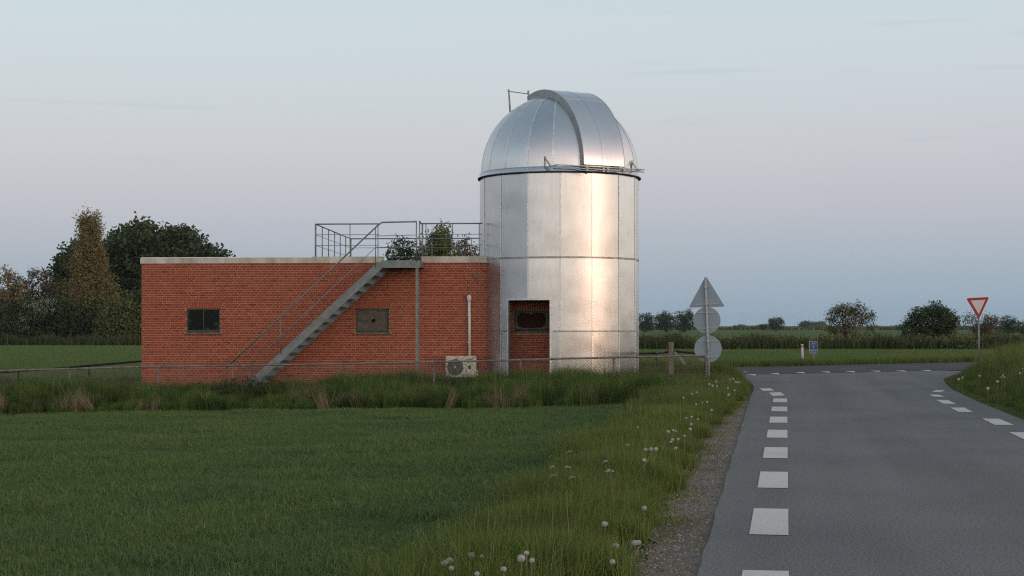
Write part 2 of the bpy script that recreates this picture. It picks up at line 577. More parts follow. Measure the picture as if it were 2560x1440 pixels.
M['leaf_dark'] = tint_mat('dark_leaves', [(0.0, (0.030, 0.052, 0.024)), (0.6, (0.060, 0.092, 0.038)), (1.0, (0.10, 0.14, 0.055))], 0.6, trans=0.15)
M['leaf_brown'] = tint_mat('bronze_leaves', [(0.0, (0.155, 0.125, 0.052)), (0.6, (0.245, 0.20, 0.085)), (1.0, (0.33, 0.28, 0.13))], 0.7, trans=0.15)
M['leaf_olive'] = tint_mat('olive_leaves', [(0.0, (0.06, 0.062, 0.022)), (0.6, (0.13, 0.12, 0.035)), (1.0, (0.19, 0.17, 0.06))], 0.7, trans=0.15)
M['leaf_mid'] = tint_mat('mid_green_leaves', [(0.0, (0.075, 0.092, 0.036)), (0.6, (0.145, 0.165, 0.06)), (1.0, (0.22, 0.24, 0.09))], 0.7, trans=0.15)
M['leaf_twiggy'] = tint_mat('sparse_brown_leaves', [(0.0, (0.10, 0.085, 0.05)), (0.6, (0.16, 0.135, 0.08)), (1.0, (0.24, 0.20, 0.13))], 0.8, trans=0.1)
M['blossom'] = tint_mat('white_hawthorn_blossom', [(0.0, (0.26, 0.29, 0.22)), (1.0, (0.42, 0.44, 0.37))], 0.9)
M['reed'] = tint_mat('ditch_reed_blades', [(0.0, (0.030, 0.052, 0.016)), (0.5, (0.055, 0.082, 0.025)), (0.85, (0.085, 0.11, 0.036)), (1.0, (0.15, 0.12, 0.065))], 0.8, patch=0.6, pscale=0.35, pcol=(0.075, 0.072, 0.035), trans=0.15)

# ------------------------------------------------------------------ terrain
ROAD_L = [(-15.0, -2.93), (10.35, 1.20), (18.4, 2.50), (26.4, 3.80), (35.5, 5.28), (41.5, 6.28), (44.5, 6.7), (47, 6.75), (49, 6.3), (50.5, 5.2), (51.5, 3.6)]
ROAD_R = [(-15.0, 1.5), (10.35, 5.9), (27.5, 8.80), (34.4, 10.0), (40.9, 11.25), (45.0, 12.2), (49.0, 13.2), (53.0, 14.6), (56.0, 16.6), (58.5, 19.6)]
CROSS_N = [(-9, 59.5), (-4, 57.0), (0, 55.0), (4, 53.2), (7, 52.9), (10, 54.3), (15.1, 57.75), (25, 64.9), (60, 90)]
CROSS_F = [(-9, 67.5), (-4, 65.2), (0, 63.6), (5, 62.0), (9.1, 62.8), (20.1, 71.3), (30, 78.8), (60, 101)]


def left_edge(y):
    return lerp_pts(ROAD_L, min(y, 46.0))


def right_edge(y):
    return lerp_pts(ROAD_R, min(y, 58.0))


def yard_z(x):
    return -0.15 - 0.0215 * (4.0 - max(-17.0, min(4.0, x)))


def gz(x, y):
    """ground height"""
    if y > 50:
        far = -0.30 + 0.27 * sm(-4, 6, x)
    dl = (left_edge(y) - x) * 0.986
    dr = (x - right_edge(y)) * 0.986
    if dl > 0:
        z = -0.03 + (yard_z(x) + 0.03) * sm(0.6, 3.0, dl)
    elif dr > 0:
        cy = lerp_pts(CROSS_N, x)
        z = -0.03 + 0.42 * sm(0.3, 3.4, dr) * sm(0.5, 4.0, cy - y) * sm(8, 20, y)
    else:
        z = -0.03
    if y > 50:
        z = z + (far - z) * sm(50, 56, y)
    return z


def grid_sheet(name, xs, ys, zf, material):
    V = np.array([(x, y, zf(x, y)) for y in ys for x in xs], np.float32)
    nx, ny = len(xs), len(ys)
    i = np.arange(nx - 1)[None, :] + nx * np.arange(ny - 1)[:, None]
    F = np.stack([i, i + 1, i + 1 + nx, i + nx], -1).reshape(-1, 4)
    return obj(name, np_mesh(name, V, [F], np.full(len(V), 0.5), material, True))


xs = sorted(set([-9000, -4000, -1500, -600, -250, -120, -80, -60, -50, -40, -32, -26] + [round(-22 + 0.5 * i, 2) for i in range(89)] + [24, 28, 34, 42, 60, 90, 150, 300, 700, 1500, 4000, 9000]))
ys = sorted(set([-400, -120, -40, -20, -10] + [round(-6 + 0.5 * i, 2) for i in range(140)] + [66, 70, 75, 80, 90, 100, 115, 130, 150, 180, 220, 300, 450, 700, 1200, 2500, 5000, 12000]))
ground = grid_sheet('ground', xs, ys, gz, M['ground'])
tag(ground, kind='structure')


def sheet(name, poly_pairs, z, material, kind='structure', parent=None, zfun=None):
    """strip between two polylines sampled at matching parameters"""
    mb = MB()
    V = []
    for a, b in poly_pairs:
        V += [(a[0], a[1], z + (zfun(*a) if zfun else 0)), (b[0], b[1], z + (zfun(*b) if zfun else 0))]
    mb.add(V, [(2 * i, 2 * i + 1, 2 * i + 3, 2 * i + 2) for i in range(len(poly_pairs) - 1)])
    o = mb.build(name, material, parent)
    if kind:
        tag(o, kind=kind)
    return o


# crop fields beyond (each a sheet a little above the ground)
lf = sheet('crop_field', [((-140, y), (-3.0 if y > 60 else -3.0, y)) for y in (56, 58, 60, 66, 75, 90, 110, 130, 150, 172)], 0.03, M['crop_far'], zfun=lambda x, y: -0.30)
rf = sheet('crop_field', [((x, lerp_pts(CROSS_F, x) + 2.6), (x + 4, 106.5)) for x in range(-3, 75, 3)], 0.03, M['crop_far'], zfun=lambda x, y: gz(x, y))
df = sheet('distant_field', [((4, 118.0), (20, 900.0)), ((40, 118.0), (320, 900)), ((160, 118.0), (1800, 900))], 0.02, M['crop_distant'])

# ------------------------------------------------------------------ roads
ysr = [-14 + i * 0.5 for i in range(146)]
rp = []
for y in ysr:
    if y <= 51.5:
        jl = 0.008 * math.sin(y * 2.1) + 0.006 * math.sin(y * 5.3)
        rp.append(((lerp_pts(ROAD_L, y) + jl, y), (lerp_pts(ROAD_R, y), y)))
    elif y <= 58.0:
        rp.append(((3.6 + (y - 51.5) * 0.6, y), (lerp_pts(ROAD_R, y), y)))
mb = MB()
V = []
for a, b in rp:
    V += [(a[0] - 0.015, a[1], -0.04), (a[0], a[1], 0.0), (b[0], b[1], 0.0), (b[0] + 0.015, b[1], -0.04)]
mb.add(V, [(4 * i + k, 4 * i + k + 1, 4 * i + k + 5, 4 * i + k + 4) for i in range(len(rp) - 1) for k in range(3)])
road = mb.build('road', M['asphalt'])
tag(road, kind='structure')
pairs = []
for i in range(60):
    x = -9 + i * 0.9
    pairs.append(((x, lerp_pts(CROSS_N, x)), (x - 0.5, lerp_pts(CROSS_F, x - 0.5))))
cross = sheet('cross_road', pairs, 0.004, M['asphalt_dark'])


def strip_poly(name, pts, z, m, parent):
    mb = MB()
    mb.add([(p[0], p[1], z) for p in pts], [tuple(range(len(pts)))])
    return mb.build(name, m, parent)


def gp(x, y, z=0.0):
    """photo pixel on a level plane at height z"""
    D = (CAM_Z - z) * FPX / (y - HOR)
    return ((x - 1280) / FPX * D, D)


rd = Vector((0.1715, 1.0, 0)).normalized()
rn = Vector((rd.y, -rd.x, 0))
dash_len, dash_gap, dash_w = 1.79, 1.84, 0.30
x0d, y0d = gp(1922, 1338)[0], gp(1922, 1338)[1]
for k in range(-3, 7):
    s0 = k * (dash_len + dash_gap)
    a = Vector((x0d, y0d, 0)) + rd * s0
    b = a + rd * dash_len
    pts = [a - rn * dash_w / 2, a + rn * dash_w / 2, b + rn * dash_w / 2, b - rn * dash_w / 2]
    strip_poly('lane_dash', pts, 0.005, M['paint'], road)
for quad in ([(1922, 982), (1952, 981), (1962, 989), (1932, 990)], [(1898, 971.5), (1926, 971), (1936, 977), (1908, 977.5)]):
    strip_poly('lane_dash', [Vector((*gp(*q), 0)) for q in reversed(quad)], 0.005, M['paint'], road)
rq = [[(2329, 980.5), (2339, 976), (2364, 975.5), (2354, 980)], [(2323, 986.5), (2349, 987.5), (2361, 993), (2334, 992)],
      [(2340, 1000), (2370, 1000.5), (2390, 1010.5), (2358, 1009.5)], [(2376, 1019.5), (2410, 1019.5), (2434, 1031), (2396, 1030)]]
for quad in rq:
    strip_poly('lane_dash', [Vector((*gp(*q), 0)) for q in reversed(quad)], 0.005, M['paint'], road)
a0 = Vector((*gp(2452, 1042), 0))
for k in range(4):
    a = Vector((8.33, 27.85, 0)) - rd * (k * 3.63) - rn * 0.02 * k
    b = a - rd * dash_len
    strip_poly('lane_dash', [b - rn * 0.15, b + rn * 0.15, a + rn * 0.15, a - rn * 0.15], 0.005, M['paint'], road)
for (tx, ty) in [(1885, 938), (1943, 935), (2007, 932.5), (2070, 931), (2133, 930), (2196, 929), (2260, 928.5), (2324, 927.5)]:
    X, D = gp(tx, ty)
    c = Vector((X, D, 0))
    d2 = Vector((0.80, 0.45, 0)).normalized()
    strip_poly('give_way_triangle', [c - d2 * 0.22 + Vector((0.02, 0.75, 0)), c + Vector((-0.08, -0.75, 0)), c + d2 * 0.24 + Vector((0, 0.75, 0))], 0.009, M['paint'], cross)
for q in ([(2103, 921.2), (2165, 920), (2165, 921), (2103, 922.2)], [(2234, 918.2), (2298, 916.6), (2298, 917.6), (2234, 919.2)], [(2366, 915.2), (2390, 914.6), (2390, 915.6), (2366, 916.2)]):
    strip_poly('centre_dash', [Vector((*gp(*p), 0)) for p in reversed(q)], 0.009, M['paint_faint'], cross)
# gravel shoulder
gs = []
for i in range(110):
    y = -6 + i * 0.4
    e = lerp_pts(ROAD_L, y)
    w = 0.40 * (1 - sm(24, 38, y)) + 0.03 + 0.05 * math.sin(y * 3.1) + 0.04 * math.sin(y * 7.7)
    gs.append(((e - w, y), (e + 0.03, y)))
shoulder = sheet('gravel_shoulder', gs, -0.018, M['gravel'])
mb = MB()
for i in range(5200):
    y = 9.3 + 22 * random.random() ** 1.7
    e = lerp_pts(ROAD_L, y)
    w = 0.5 * (1 - sm(24, 38, y))
    x = e - 0.02 - w * random.random() ** 0.8
    s = random.uniform(0.004, 0.013)
    c = Vector((x, y, -0.017))
    a = random.random() * 6.28
    ps = [c + Vector((math.cos(a + k * 2.09), math.sin(a + k * 2.09), 0)) * s * random.uniform(0.8, 1.3) for k in range(3)] + [c + Vector((random.uniform(-.3, .3) * s, random.uniform(-.3, .3) * s, s * 0.9))]
    mb.add(ps, [(0, 1, 3), (1, 2, 3), (2, 0, 3)], random.random())
M['pebble'] = tint_mat('pebbles', [(0.0, (0.10, 0.09, 0.08)), (0.6, (0.22, 0.19, 0.165)), (1.0, (0.46, 0.43, 0.40))], 0.9)
tag(mb.build('gravel', M['pebble']), 'loose grey and brown gravel along the asphalt edge', 'gravel', kind='stuff')

# ------------------------------------------------------------------ brick building
ANG = R_(4.0)
WX0, WY0 = -10.49, 45.31
wd = Vector((math.cos(ANG), -math.sin(ANG), 0))      # along the wall, to the right
wn = Vector((-math.sin(ANG), -math.cos(ANG), 0))     # outwards, to the viewer
WO = Vector((WX0, WY0, 0))
WL = 11.9


def W(s, t, z):
    return WO + wd * s + wn * t + Vector((0, 0, z))


def onw(x, y, t=0.0):
    """photo pixel on the plane t in front of the wall -> (s, z)"""
    d = Vector(((x - 1280) / FPX, 1.0, (HOR - y) / FPX))
    o = Vector((0, 0, CAM_Z))
    k = (t - (o - WO).dot(wn)) / d.dot(wn)
    p = o + d * k - WO
    return p.dot(wd), p.z


WM = Matrix(((wd.x, -wn.x, 0, WO.x), (wd.y, -wn.y, 0, WO.y), (0, 0, 1, 0), (0, 0, 0, 1)))   # local (s, -t, z)
bldg = thing('brick_building', 'long low flat-roofed red brick building beside the metal observatory tower', 'building', (0, 0, 0))
ZB, ZT = -0.72, 3.384
COURSE = 0.0667
wins = []
for (xa, xb, ya, yb) in ((466, 551, 773, 832), (889, 973, 770, 832), (1285, 1372, 774, 829)):
    s0, z1 = onw(xa, ya)
    s1, z0 = onw(xb, yb)
    n1 = round((ZT - z1) / COURSE)
    wins.append((s0, s1, z0, ZT - n1 * COURSE))


def arch_cut(w, z):
    """half extra width of the splayed flat arch at height z"""
    return 0.02 + 0.07 * (z - w[3]) / 0.2


# backing wall (mortar) with openings
mb = MB()
sb = sorted({0.0, WL} | {w[0] for w in wins} | {w[1] for w in wins})
zb = sorted({ZB, ZT} | {w[2] for w in wins} | {w[3] for w in wins})
for i in range(len(sb) - 1):
    for j in range(len(zb) - 1):
        sc_, zc_ = (sb[i] + sb[i + 1]) / 2, (zb[j] + zb[j + 1]) / 2
        if any(w[0] < sc_ < w[1] and w[2] < zc_ < w[3] for w in wins):
            continue
        mb.add([W(sb[i], 0, zb[j]), W(sb[i + 1], 0, zb[j]), W(sb[i + 1], 0, zb[j + 1]), W(sb[i], 0, zb[j + 1])], [(0, 1, 2, 3)])
for (s0, s1, z0, z1) in wins:
    d = -0.16
    mb.add([W(s0, 0, z0), W(s1, 0, z0), W(s1, 0, z1), W(s0, 0, z1), W(s0, d, z0), W(s1, d, z0), W(s1, d, z1), W(s0, d, z1)],
           [(0, 4, 5, 1), (1, 5, 6, 2), (2, 6, 7, 3), (3, 7, 4, 0), (4, 7, 6, 5)])
DEP = 7.8
mb.add([W(0, 0, ZB), W(0, -DEP, ZB), W(0, -DEP, ZT), W(0, 0, ZT), W(WL, 0, ZB), W(WL, -DEP, ZB), W(WL, -DEP, ZT), W(WL, 0, ZT)],
       [(0, 3, 2, 1), (4, 5, 6, 7), (1, 2, 6, 5)])
wall = mb.build('wall', M['mortar'], bldg)

# bricks, English bond: courses of stretchers and of headers by turns
PROUD = 0.007
bricks = []          # (s_center, z_center, length, kind)
ncourse = int((ZT - ZB) / COURSE)
for c in range(ncourse):
    zt = ZT - c * COURSE
    zc = zt - COURSE / 2
    stret = c % 2 == 1
    pitch = 0.24 if stret else 0.12
    off = 0.0 if not stret else (0.12 if (c // 2) % 2 else 0.0)
    off += 0.06 if stret else 0.0
    s = -off
    while s < WL:
        a, b = max(s + 0.0065, 0.004), min(s + pitch - 0.0065, WL)
        s += pitch
        segs = [(a, b)]
        for w in wins:
            cut = None
            if w[2] - 0.045 < zc < w[3]:
                cut = (w[0] - (0.07 if zc < w[2] else 0.0), w[1] + (0.05 if zc < w[2] else 0.0))
            elif w[3] <= zc < w[3] + 0.2:
                e = arch_cut(w, zc)
                cut = (w[0] - e - 0.012, w[1] + e + 0.012)
            if cut:
                ns = []
                for (p, q) in segs:
                    if q <= cut[0] or p >= cut[1]:
                        ns.append((p, q))
                    else:
                        if p < cut[0] - 0.03:
                            ns.append((p, cut[0]))
                        if q > cut[1] + 0.03:
                            ns.append((cut[1], q))
                segs = ns
        for (p, q) in segs:
            if q - p > 0.02:
                bricks.append(((p + q) / 2, zc, q - p, stret))


def brick_mesh(mb, s, z, ln, tint, jit=0.0):
    h = 0.0525
    t = PROUD + jit
    e = 0.003
    p = [(s - ln / 2, 0, z - h / 2), (s + ln / 2, 0, z - h / 2), (s + ln / 2, 0, z + h / 2), (s - ln / 2, 0, z + h / 2)]
    q = [(s - ln / 2 + e, t, z - h / 2 + e), (s + ln / 2 - e, t, z - h / 2 + e), (s + ln / 2 - e, t, z + h / 2 - e), (s - ln / 2 + e, t, z + h / 2 - e)]
    return p + q, [(4, 5, 6, 7), (0, 1, 5, 4), (1, 2, 6, 5), (2, 3, 7, 6), (3, 0, 4, 7)]


def brick_tint():
    r = random.random()
    return random.uniform(0.06, 0.25) if r < 0.05 else (random.uniform(0.82, 1.0) if r < 0.10 else min(0.8, max(0.22, random.gauss(0.5, 0.14))))


TOWER_S = onw(1217, 800)[0]
full = [b for b in bricks if b[3] and abs(b[2] - 0.227) < 1e-6 and b[0] < TOWER_S - 0.15 and b[1] > 0.15
        and not (onw(1110, 800)[0] < b[0] < onw(1198, 800)[0] and b[1] < 0.8)]
full.sort(key=lambda b: -b[0])
singles = set(full[:250])
variants = []
for k in range(10):
    m1 = MB()
    v, f = brick_mesh(m1, 0, 0, 0.227, 0, random.uniform(-0.0015, 0.0015))
    m1.add([Vector((p[0], -p[1], p[2])) for p in v], f, brick_tint())
    variants.append(m1.mesh('brick', M['brick']))
mb = MB()
for b in bricks:
    if b in singles:
        o = obj('brick', random.choice(variants), wall)
        o.matrix_world = WM @ Matrix.Translation((b[0], 0, b[1]))
    else:
        v, f = brick_mesh(mb, b[0], b[1], b[2], 0, random.uniform(-0.0015, 0.0015))
        mb.add([W(*p) for p in v], f, brick_tint())
rest = mb.build('brickwork', M['brick'], wall)
rest['kind'] = 'stuff'
# splayed soldier bricks over the windows
for w in wins:
    n = 16
    zb0, zt0 = w[3] + 0.008, w[3] + 0.197
    for i in range(n):
        fa, fb = i / n, (i + 1) / n
        def edge(f, z):
            e = arch_cut(w, z)
            return w[0] - e + (w[1] - w[0] + 2 * e) * f
        g = 0.0085
        p = [(edge(fa, zb0) + g, 0, zb0), (edge(fb, zb0) - g, 0, zb0), (edge(fb, zt0) - g, 0, zt0), (edge(fa, zt0) + g, 0, zt0)]
        m1 = MB()
        m1.add([W(*q) for q in p] + [W(q[0], PROUD, q[2]) for q in p], [(4, 5, 6, 7), (0, 1, 5, 4), (1, 2, 6, 5), (2, 3, 7, 6), (3, 0, 4, 7)], random.uniform(0.4, 0.85))
        m1.build('arch_brick', M['brick'], wall)

# windows
def wframe(w, name_mat, tw=0.045):
    s0, s1, z0, z1 = w
    m1 = MB()
    t0, t1 = -0.075, -0.015
    tm, td = (t0 + t1) / 2, abs(t1 - t0)
    m1.bar(W(s0 + tw / 2, tm, z0 + 0.03), W(s0 + tw / 2, tm, z1), td, tw, up=wd)
    m1.bar(W(s1 - tw / 2, tm, z0 + 0.03), W(s1 - tw / 2, tm, z1), td, tw, up=wd)
    m1.bar(W(s0 + tw, tm, z1 - tw / 2), W(s1 - tw, tm, z1 - tw / 2), td, tw)
    m1.bar(W(s0 + tw, tm, z0 + 0.03 + tw / 2), W(s1 - tw, tm, z0 + 0.03 + tw / 2), td, tw)
    return m1


for k, w in enumerate(wins):
    s0, s1, z0, z1 = w
    fr = wframe(w, None).build('window', M['frame_green'], bldg)
    fr['label'] = ('dark grimy two-pane window in the left half of the brick wall', 'crusted window with a broken middle behind the stairs', 'torn dark window inside the tower doorway')[k]
    m1 = MB()
    m1.box(W((s0 + s1) / 2, 0.005, z0 - 0.012), s1 - s0 + 0.12, 0.10, 0.045, Matrix.Rotation(-ANG, 3, 'Z'))
    m1.build('sill', M['sill'], fr)
    gi = (s0 + 0.045, s1 - 0.045, z0 + 0.075, z1 - 0.045)
    if k == 0:
        mid = (gi[0] + gi[1]) / 2
        m1 = MB()
        m1.bar(W(mid, -0.05, gi[2]), W(mid, -0.05, gi[3]), 0.03, 0.022, up=wd)
        m1.build('mullion', M['frame_green'], fr)
        for a, b in ((gi[0], mid - 0.011), (mid + 0.011, gi[1])):
            m1 = MB()
            m1.box(W((a + b) / 2, -0.05, (gi[2] + gi[3]) / 2), b - a, 0.006, gi[3] - gi[2], Matrix.Rotation(-ANG, 3, 'Z'))
            m1.build('pane', M['glass_dirty'], fr)
    elif k == 1:
        # crusted pane with two jagged holes: fan of shards round a broken middle
        cs, cz = gi[0] + (gi[1] - gi[0]) * 0.52, gi[2] + (gi[3] - gi[2]) * 0.46
        hole = [(cs + r * math.cos(a), cz + r * 0.7 * math.sin(a)) for a, r in [(i * math.pi / 6, random.uniform(0.03, 0.085)) for i in range(12)]]
        rim = []
        for i in range(12):
            a = i * math.pi / 6
            dx, dz = math.cos(a), math.sin(a)
            kx = ((gi[1] - cs) if dx > 0 else (cs - gi[0])) / max(abs(dx), 1e-6)
            kz = ((gi[3] - cz) if dz > 0 else (cz - gi[2])) / max(abs(dz), 1e-6)
            q = min(kx, kz)
            rim.append((cs + dx * q, cz + dz * q))
        for c_ in ((gi[1], gi[3]), (gi[0], gi[3]), (gi[0], gi[2]), (gi[1], gi[2])):
            ang = math.atan2(c_[1] - cz, c_[0] - cs) % (2 * math.pi)
            i = min(range(12), key=lambda q: abs(((q * math.pi / 6 - ang + math.pi) % (2 * math.pi)) - math.pi))
            rim[i] = c_
        for i in range(12):
            j = (i + 1) % 12
            t = -0.045 - random.uniform(0, 0.012)
            m1 = MB()
            q = [rim[i], rim[j], hole[j], hole[i]]
            m1.add([W(p[0], t, p[1]) for p in q] + [W(p[0], t - 0.005, p[1]) for p in q], [(0, 1, 2, 3), (7, 6, 5, 4), (2, 6, 7, 3)])
            m1.build('glass_shard', M['glass_crust'], fr)
        m1 = MB()
        m1.box(W((gi[0] + gi[1]) / 2, -0.12, (gi[2] + gi[3]) / 2), gi[1] - gi[0], 0.01, gi[3] - gi[2], Matrix.Rotation(-ANG, 3, 'Z'))
        m1.build('dark_backing', M['dark_hole'], fr)  # dark sheet, its colour stands in for the unlit hollow behind the glass
    else:
        n = 40
        inner, outer = [], []
        cs, cz = (gi[0] + gi[1]) / 2, (gi[2] + gi[3]) / 2
        hx, hz = (gi[1] - gi[0]) / 2, (gi[3] - gi[2]) / 2
        for i in range(n):
            a = 2 * math.pi * i / n
            dx, dz = math.cos(a), math.sin(a)
            q = min(hx / max(abs(dx), 1e-6), hz / max(abs(dz), 1e-6))
            outer.append((cs + dx * q, cz + dz * q))
            qi = 1.0 / ((abs(dx) / hx) ** 4 + (abs(dz) / hz) ** 4) ** 0.25 * random.uniform(0.86, 0.96)
            if abs(a - math.pi / 2) < 0.2:
                qi *= 0.82
            inner.append((cs + dx * qi, cz + dz * qi))
        m1 = MB()
        m1.add([W(p[0], -0.04, p[1]) for p in outer] + [W(p[0], -0.042, p[1]) for p in inner], [(i, (i + 1) % n, n + (i + 1) % n, n + i) for i in range(n)])
        m1.build('torn_board', M['sill'], fr)
        m1 = MB()
        for a, b in ((gi[0], cs - 0.004), (cs + 0.004, gi[1])):
            m1.box(W((a + b) / 2, -0.10, cz), b - a, 0.02, gi[3] - gi[2], Matrix.Rotation(-ANG, 3, 'Z'))
        m1.build('dark_backing', M['red_board'], fr)

# coping, roof, flashing
gap0, gap1 = onw(957, 650)[0], onw(1054, 650)[0]
step_s = onw(781, 640)[0]
CW = 0.22
RM = Matrix.Rotation(-ANG, 3, 'Z')


def coping(s0, s1, z0, z1, t0=-0.24, t1=0.03):
    m1 = MB()
    m1.box(W((s0 + s1) / 2, (t0 + t1) / 2, (z0 + z1) / 2), s1 - s0, t1 - t0, z1 - z0, RM)
    return m1.build('coping', M['concrete'], bldg)


joints = [-0.03, 2.43, step_s]
for a, b in zip(joints, joints[1:]):
    coping(a + 0.003, b - 0.003, ZT, ZT + 0.158)
coping(step_s, gap0, ZT, ZT + 0.180)
coping(gap1, WL, ZT, ZT + 0.180)
m1 = MB()
m1.box(W((step_s - 0.03) / 2, -0.11, ZT + 0.158 + 0.010), step_s - 0.01 + 0.03, 0.20, 0.018, RM)
m1.build('flashing', M['flashing'], bldg)
for (c, sx, sy) in ((W(0.105, -DEP / 2, ZT + 0.079), 0.25, DEP - 0.5), (W(WL / 2, -DEP + 0.1, ZT + 0.079), WL, 0.24)):
    m1 = MB()
    m1.box(c, sx, sy, 0.158, RM)
    m1.build('coping', M['concrete'], bldg)
m1 = MB()
m1.box(W(WL / 2, -DEP / 2, ZT - 0.02), WL - 0.1, DEP - 0.1, 0.08, RM)
m1.build('roof', M['roofing'], bldg)
# square vent plate high on the right of the wall
vs_, vz_ = onw(1187, 692)
m1 = MB()
m1.box(W(vs_, 0.014, vz_), 0.125, 0.012, 0.125, RM)
for q in range(4):
    m1.box(W(vs_, 0.024, vz_ - 0.042 + q * 0.028), 0.10, 0.008, 0.010, RM)
m1.build('vent_plate', M['sill'], bldg)

# ------------------------------------------------------------------ steel staircase
stair = thing('steel_staircase', 'grey galvanised steel staircase slanting up the brick wall to the roof', 'staircase')
TF, TBk = 1.02, 0.12
top_l = onw(937, 662, TF)
bot_l = onw(620, 955, TF)
lo_a = onw(955, 670, TF)
lo_b = onw(840, 780, TF)
slope = (top_l[1] - bot_l[1]) / (top_l[0] - bot_l[0])
VT = 0.275


def stringer(t, dz, name, m):
    m1 = MB()
    s_top, z_top = top_l
    s_bot = bot_l[0] - 0.42
    z_bot = bot_l[1] - 0.42 * slope
    # channel: web and two flanges
    web = [(s_bot + 0.25, z_bot + 0.25 * slope - VT), (s_bot, z_bot), (s_top, z_top), (s_top + 0.02, z_top + 0.08), (s_top + 0.24, z_top + 0.08), (s_top + 0.24, z_top + 0.24 * slope - VT)]
    m1.add([W(p[0], t, p[1] + dz) for p in web] + [W(p[0], t - 0.012, p[1] + dz) for p in web],
           [(0, 5, 4, 3, 2, 1), (6, 7, 8, 9, 10, 11)] + [(i, (i + 1) % 6, 6 + (i + 1) % 6, 6 + i) for i in range(6)])
    for (pa, pb) in (((s_bot, z_bot), (s_top, z_top)), ((s_bot + 0.25, z_bot - VT + 0.25 * slope), (s_top + 0.2, z_top - VT + 0.2 * slope))):
        m1.bar(W(pa[0], t - 0.04, pa[1] + dz), W(pb[0], t - 0.04, pb[1] + dz), 0.07, 0.012)
    return m1.build(name, m, stair)


stringer(TF, 0, 'stringer', M['galv'])
stringer(TBk, -0.075, 'stringer', M['galv'])
# treads
rise = 0.213
go = rise / slope
zt = top_l[1] - 0.06
s = top_l[0] + 0.10
k = 0
while zt > -0.35:
    m1 = MB()
    zc = zt - 0.02
    m1.box(W(s, (TF + TBk) / 2, zc), go + 0.02, TF - TBk - 0.03, 0.02, RM)
    m1.box(W(s - go / 2 - 0.004, (TF + TBk) / 2, zc - 0.022), 0.012, TF - TBk - 0.03, 0.06, RM)
    m1.build('tread', M['galv'], stair)
    zt -= rise
    s -= go
# landing
la, lb = onw(953, 660, TF), onw(1051, 660, TF)
zl1, zl0 = onw(1000, 650.5, TF)[1], onw(1000, 669.5, TF)[1]
m1 = MB()
m1.box(W((la[0] + lb[0]) / 2, TF - 0.006, (zl0 + zl1) / 2), lb[0] - la[0], 0.012, zl1 - zl0, RM)
for zz in (zl0 + 0.006, zl1 - 0.006):
    m1.box(W((la[0] + lb[0]) / 2, TF - 0.05, zz), lb[0] - la[0], 0.076, 0.012, RM)
for ss in (la[0] + 0.02, lb[0] - 0.02):
    m1.box(W(ss, TF / 2, (zl0 + zl1) / 2), 0.012, TF - 0.03, zl1 - zl0 - 0.03, RM)
m1.build('landing_frame', M['galv'], stair)
m1 = MB()
m1.box(W((la[0] + lb[0]) / 2, TF / 2 - 0.05, zl1 - 0.03), lb[0] - la[0] - 0.06, TF - 0.12, 0.03, RM)
m1.build('landing_deck', M['galv'], stair)
for (xx, w_) in ((1043, 0.075),):
    ps, _ = onw(xx, 800, TF - 0.06)
    m1 = MB()
    m1.box(W(ps, TF - 0.06, (zl0 - 0.6) / 2), w_, w_, zl0 + 0.6, RM)
    m1.build('support_post', M['galv'], stair)


def wp(x, y, t):
    s_, z_ = onw(x, y, t)
    return W(s_, t, z_)


# stair hand rail
m1 = MB()
m1.tube([wp(562, 923, TF), wp(700, 793.5, TF), wp(945, 563, TF), wp(955, 556, TF), wp(1042, 554, TF)], 0.021)
m1.build('hand_rail', M['galv'], stair, True)
m1 = MB()
m1.tube([wp(575, 956, TF), wp(700, 843, TF), wp(939, 618.5, TF)], 0.009, 6)
m1.tube([wp(939, 590, TF), wp(1041, 587.5, TF)], 0.009, 6)
m1.tube([wp(939, 619, TF), wp(1041, 616.5, TF)], 0.009, 6)
m1.tube([wp(945, 643, TF), wp(1041, 642, TF)], 0.007, 6)
m1.build('mid_rail', M['galv'], stair, True)
for (xx, ya, yb) in ((582, 905, 985), (702, 792, 884), (939, 569, 668), (1041, 554, 656), (1049, 555, 652)):
    m1 = MB()
    m1.tube([wp(xx, yb, TF), wp(xx, ya, TF)], 0.016 if xx > 1000 else 0.013, 6)
    m1.build('rail_post', M['galv'], stair, True)

# ------------------------------------------------------------------ roof railing
rail = thing('roof_railing', 'grey tubular safety railing around the flat roof terrace', 'railing')
TR, TB2 = -0.10, -7.55
zr = onw(870, 560, TR)[1]


def rail_run(sa, ta, sb_, tb_, z, r=0.017):
    m1 = MB()
    m1.tube([W(sa, ta, z), W(sb_, tb_, z)], r, 6)
    return m1.build('top_rail' if r > 0.012 else 'mid_rail', M['galv'], rail, True)


sL = onw(789, 560, TR)[0]
sG = onw(948, 560, TR)[0]
sG2 = onw(1053, 560, TR)[0]
sT = onw(1206, 560, TR)[0]
sB = onw(877, 597, TB2)[0]
sB2 = sT + 0.5
ztop = zr
zbk = onw(877, 597, TB2)[1]
for (zz, r) in ((0, 0.019), (-0.30, 0.008), (-0.60, 0.008)):
    rail_run(sL, TR, sG, TR, ztop + zz, r)
    rail_run(sG2, TR, sT, TR, ztop + zz, r)
    m1 = MB()
    m1.tube([W(sL, TR, ztop + zz), W(sB, TB2, zbk + zz)], r, 6)
    m1.build('top_rail' if r > 0.012 else 'mid_rail', M['galv'], rail, True)
    m1 = MB()
    m1.tube([W(sB, TB2, zbk + zz), W(sB2 + 0.4, TB2, zbk + zz)], r, 6)
    m1.build('top_rail' if r > 0.012 else 'mid_rail', M['galv'], rail, True)
zroof = ZT + 0.02


def rail_post(s_, t_, z_, r=0.014):
    m1 = MB()
    m1.tube([W(s_, t_, zroof), W(s_, t_, z_)], r, 6)
    m1.build('post', M['galv'], rail, True)


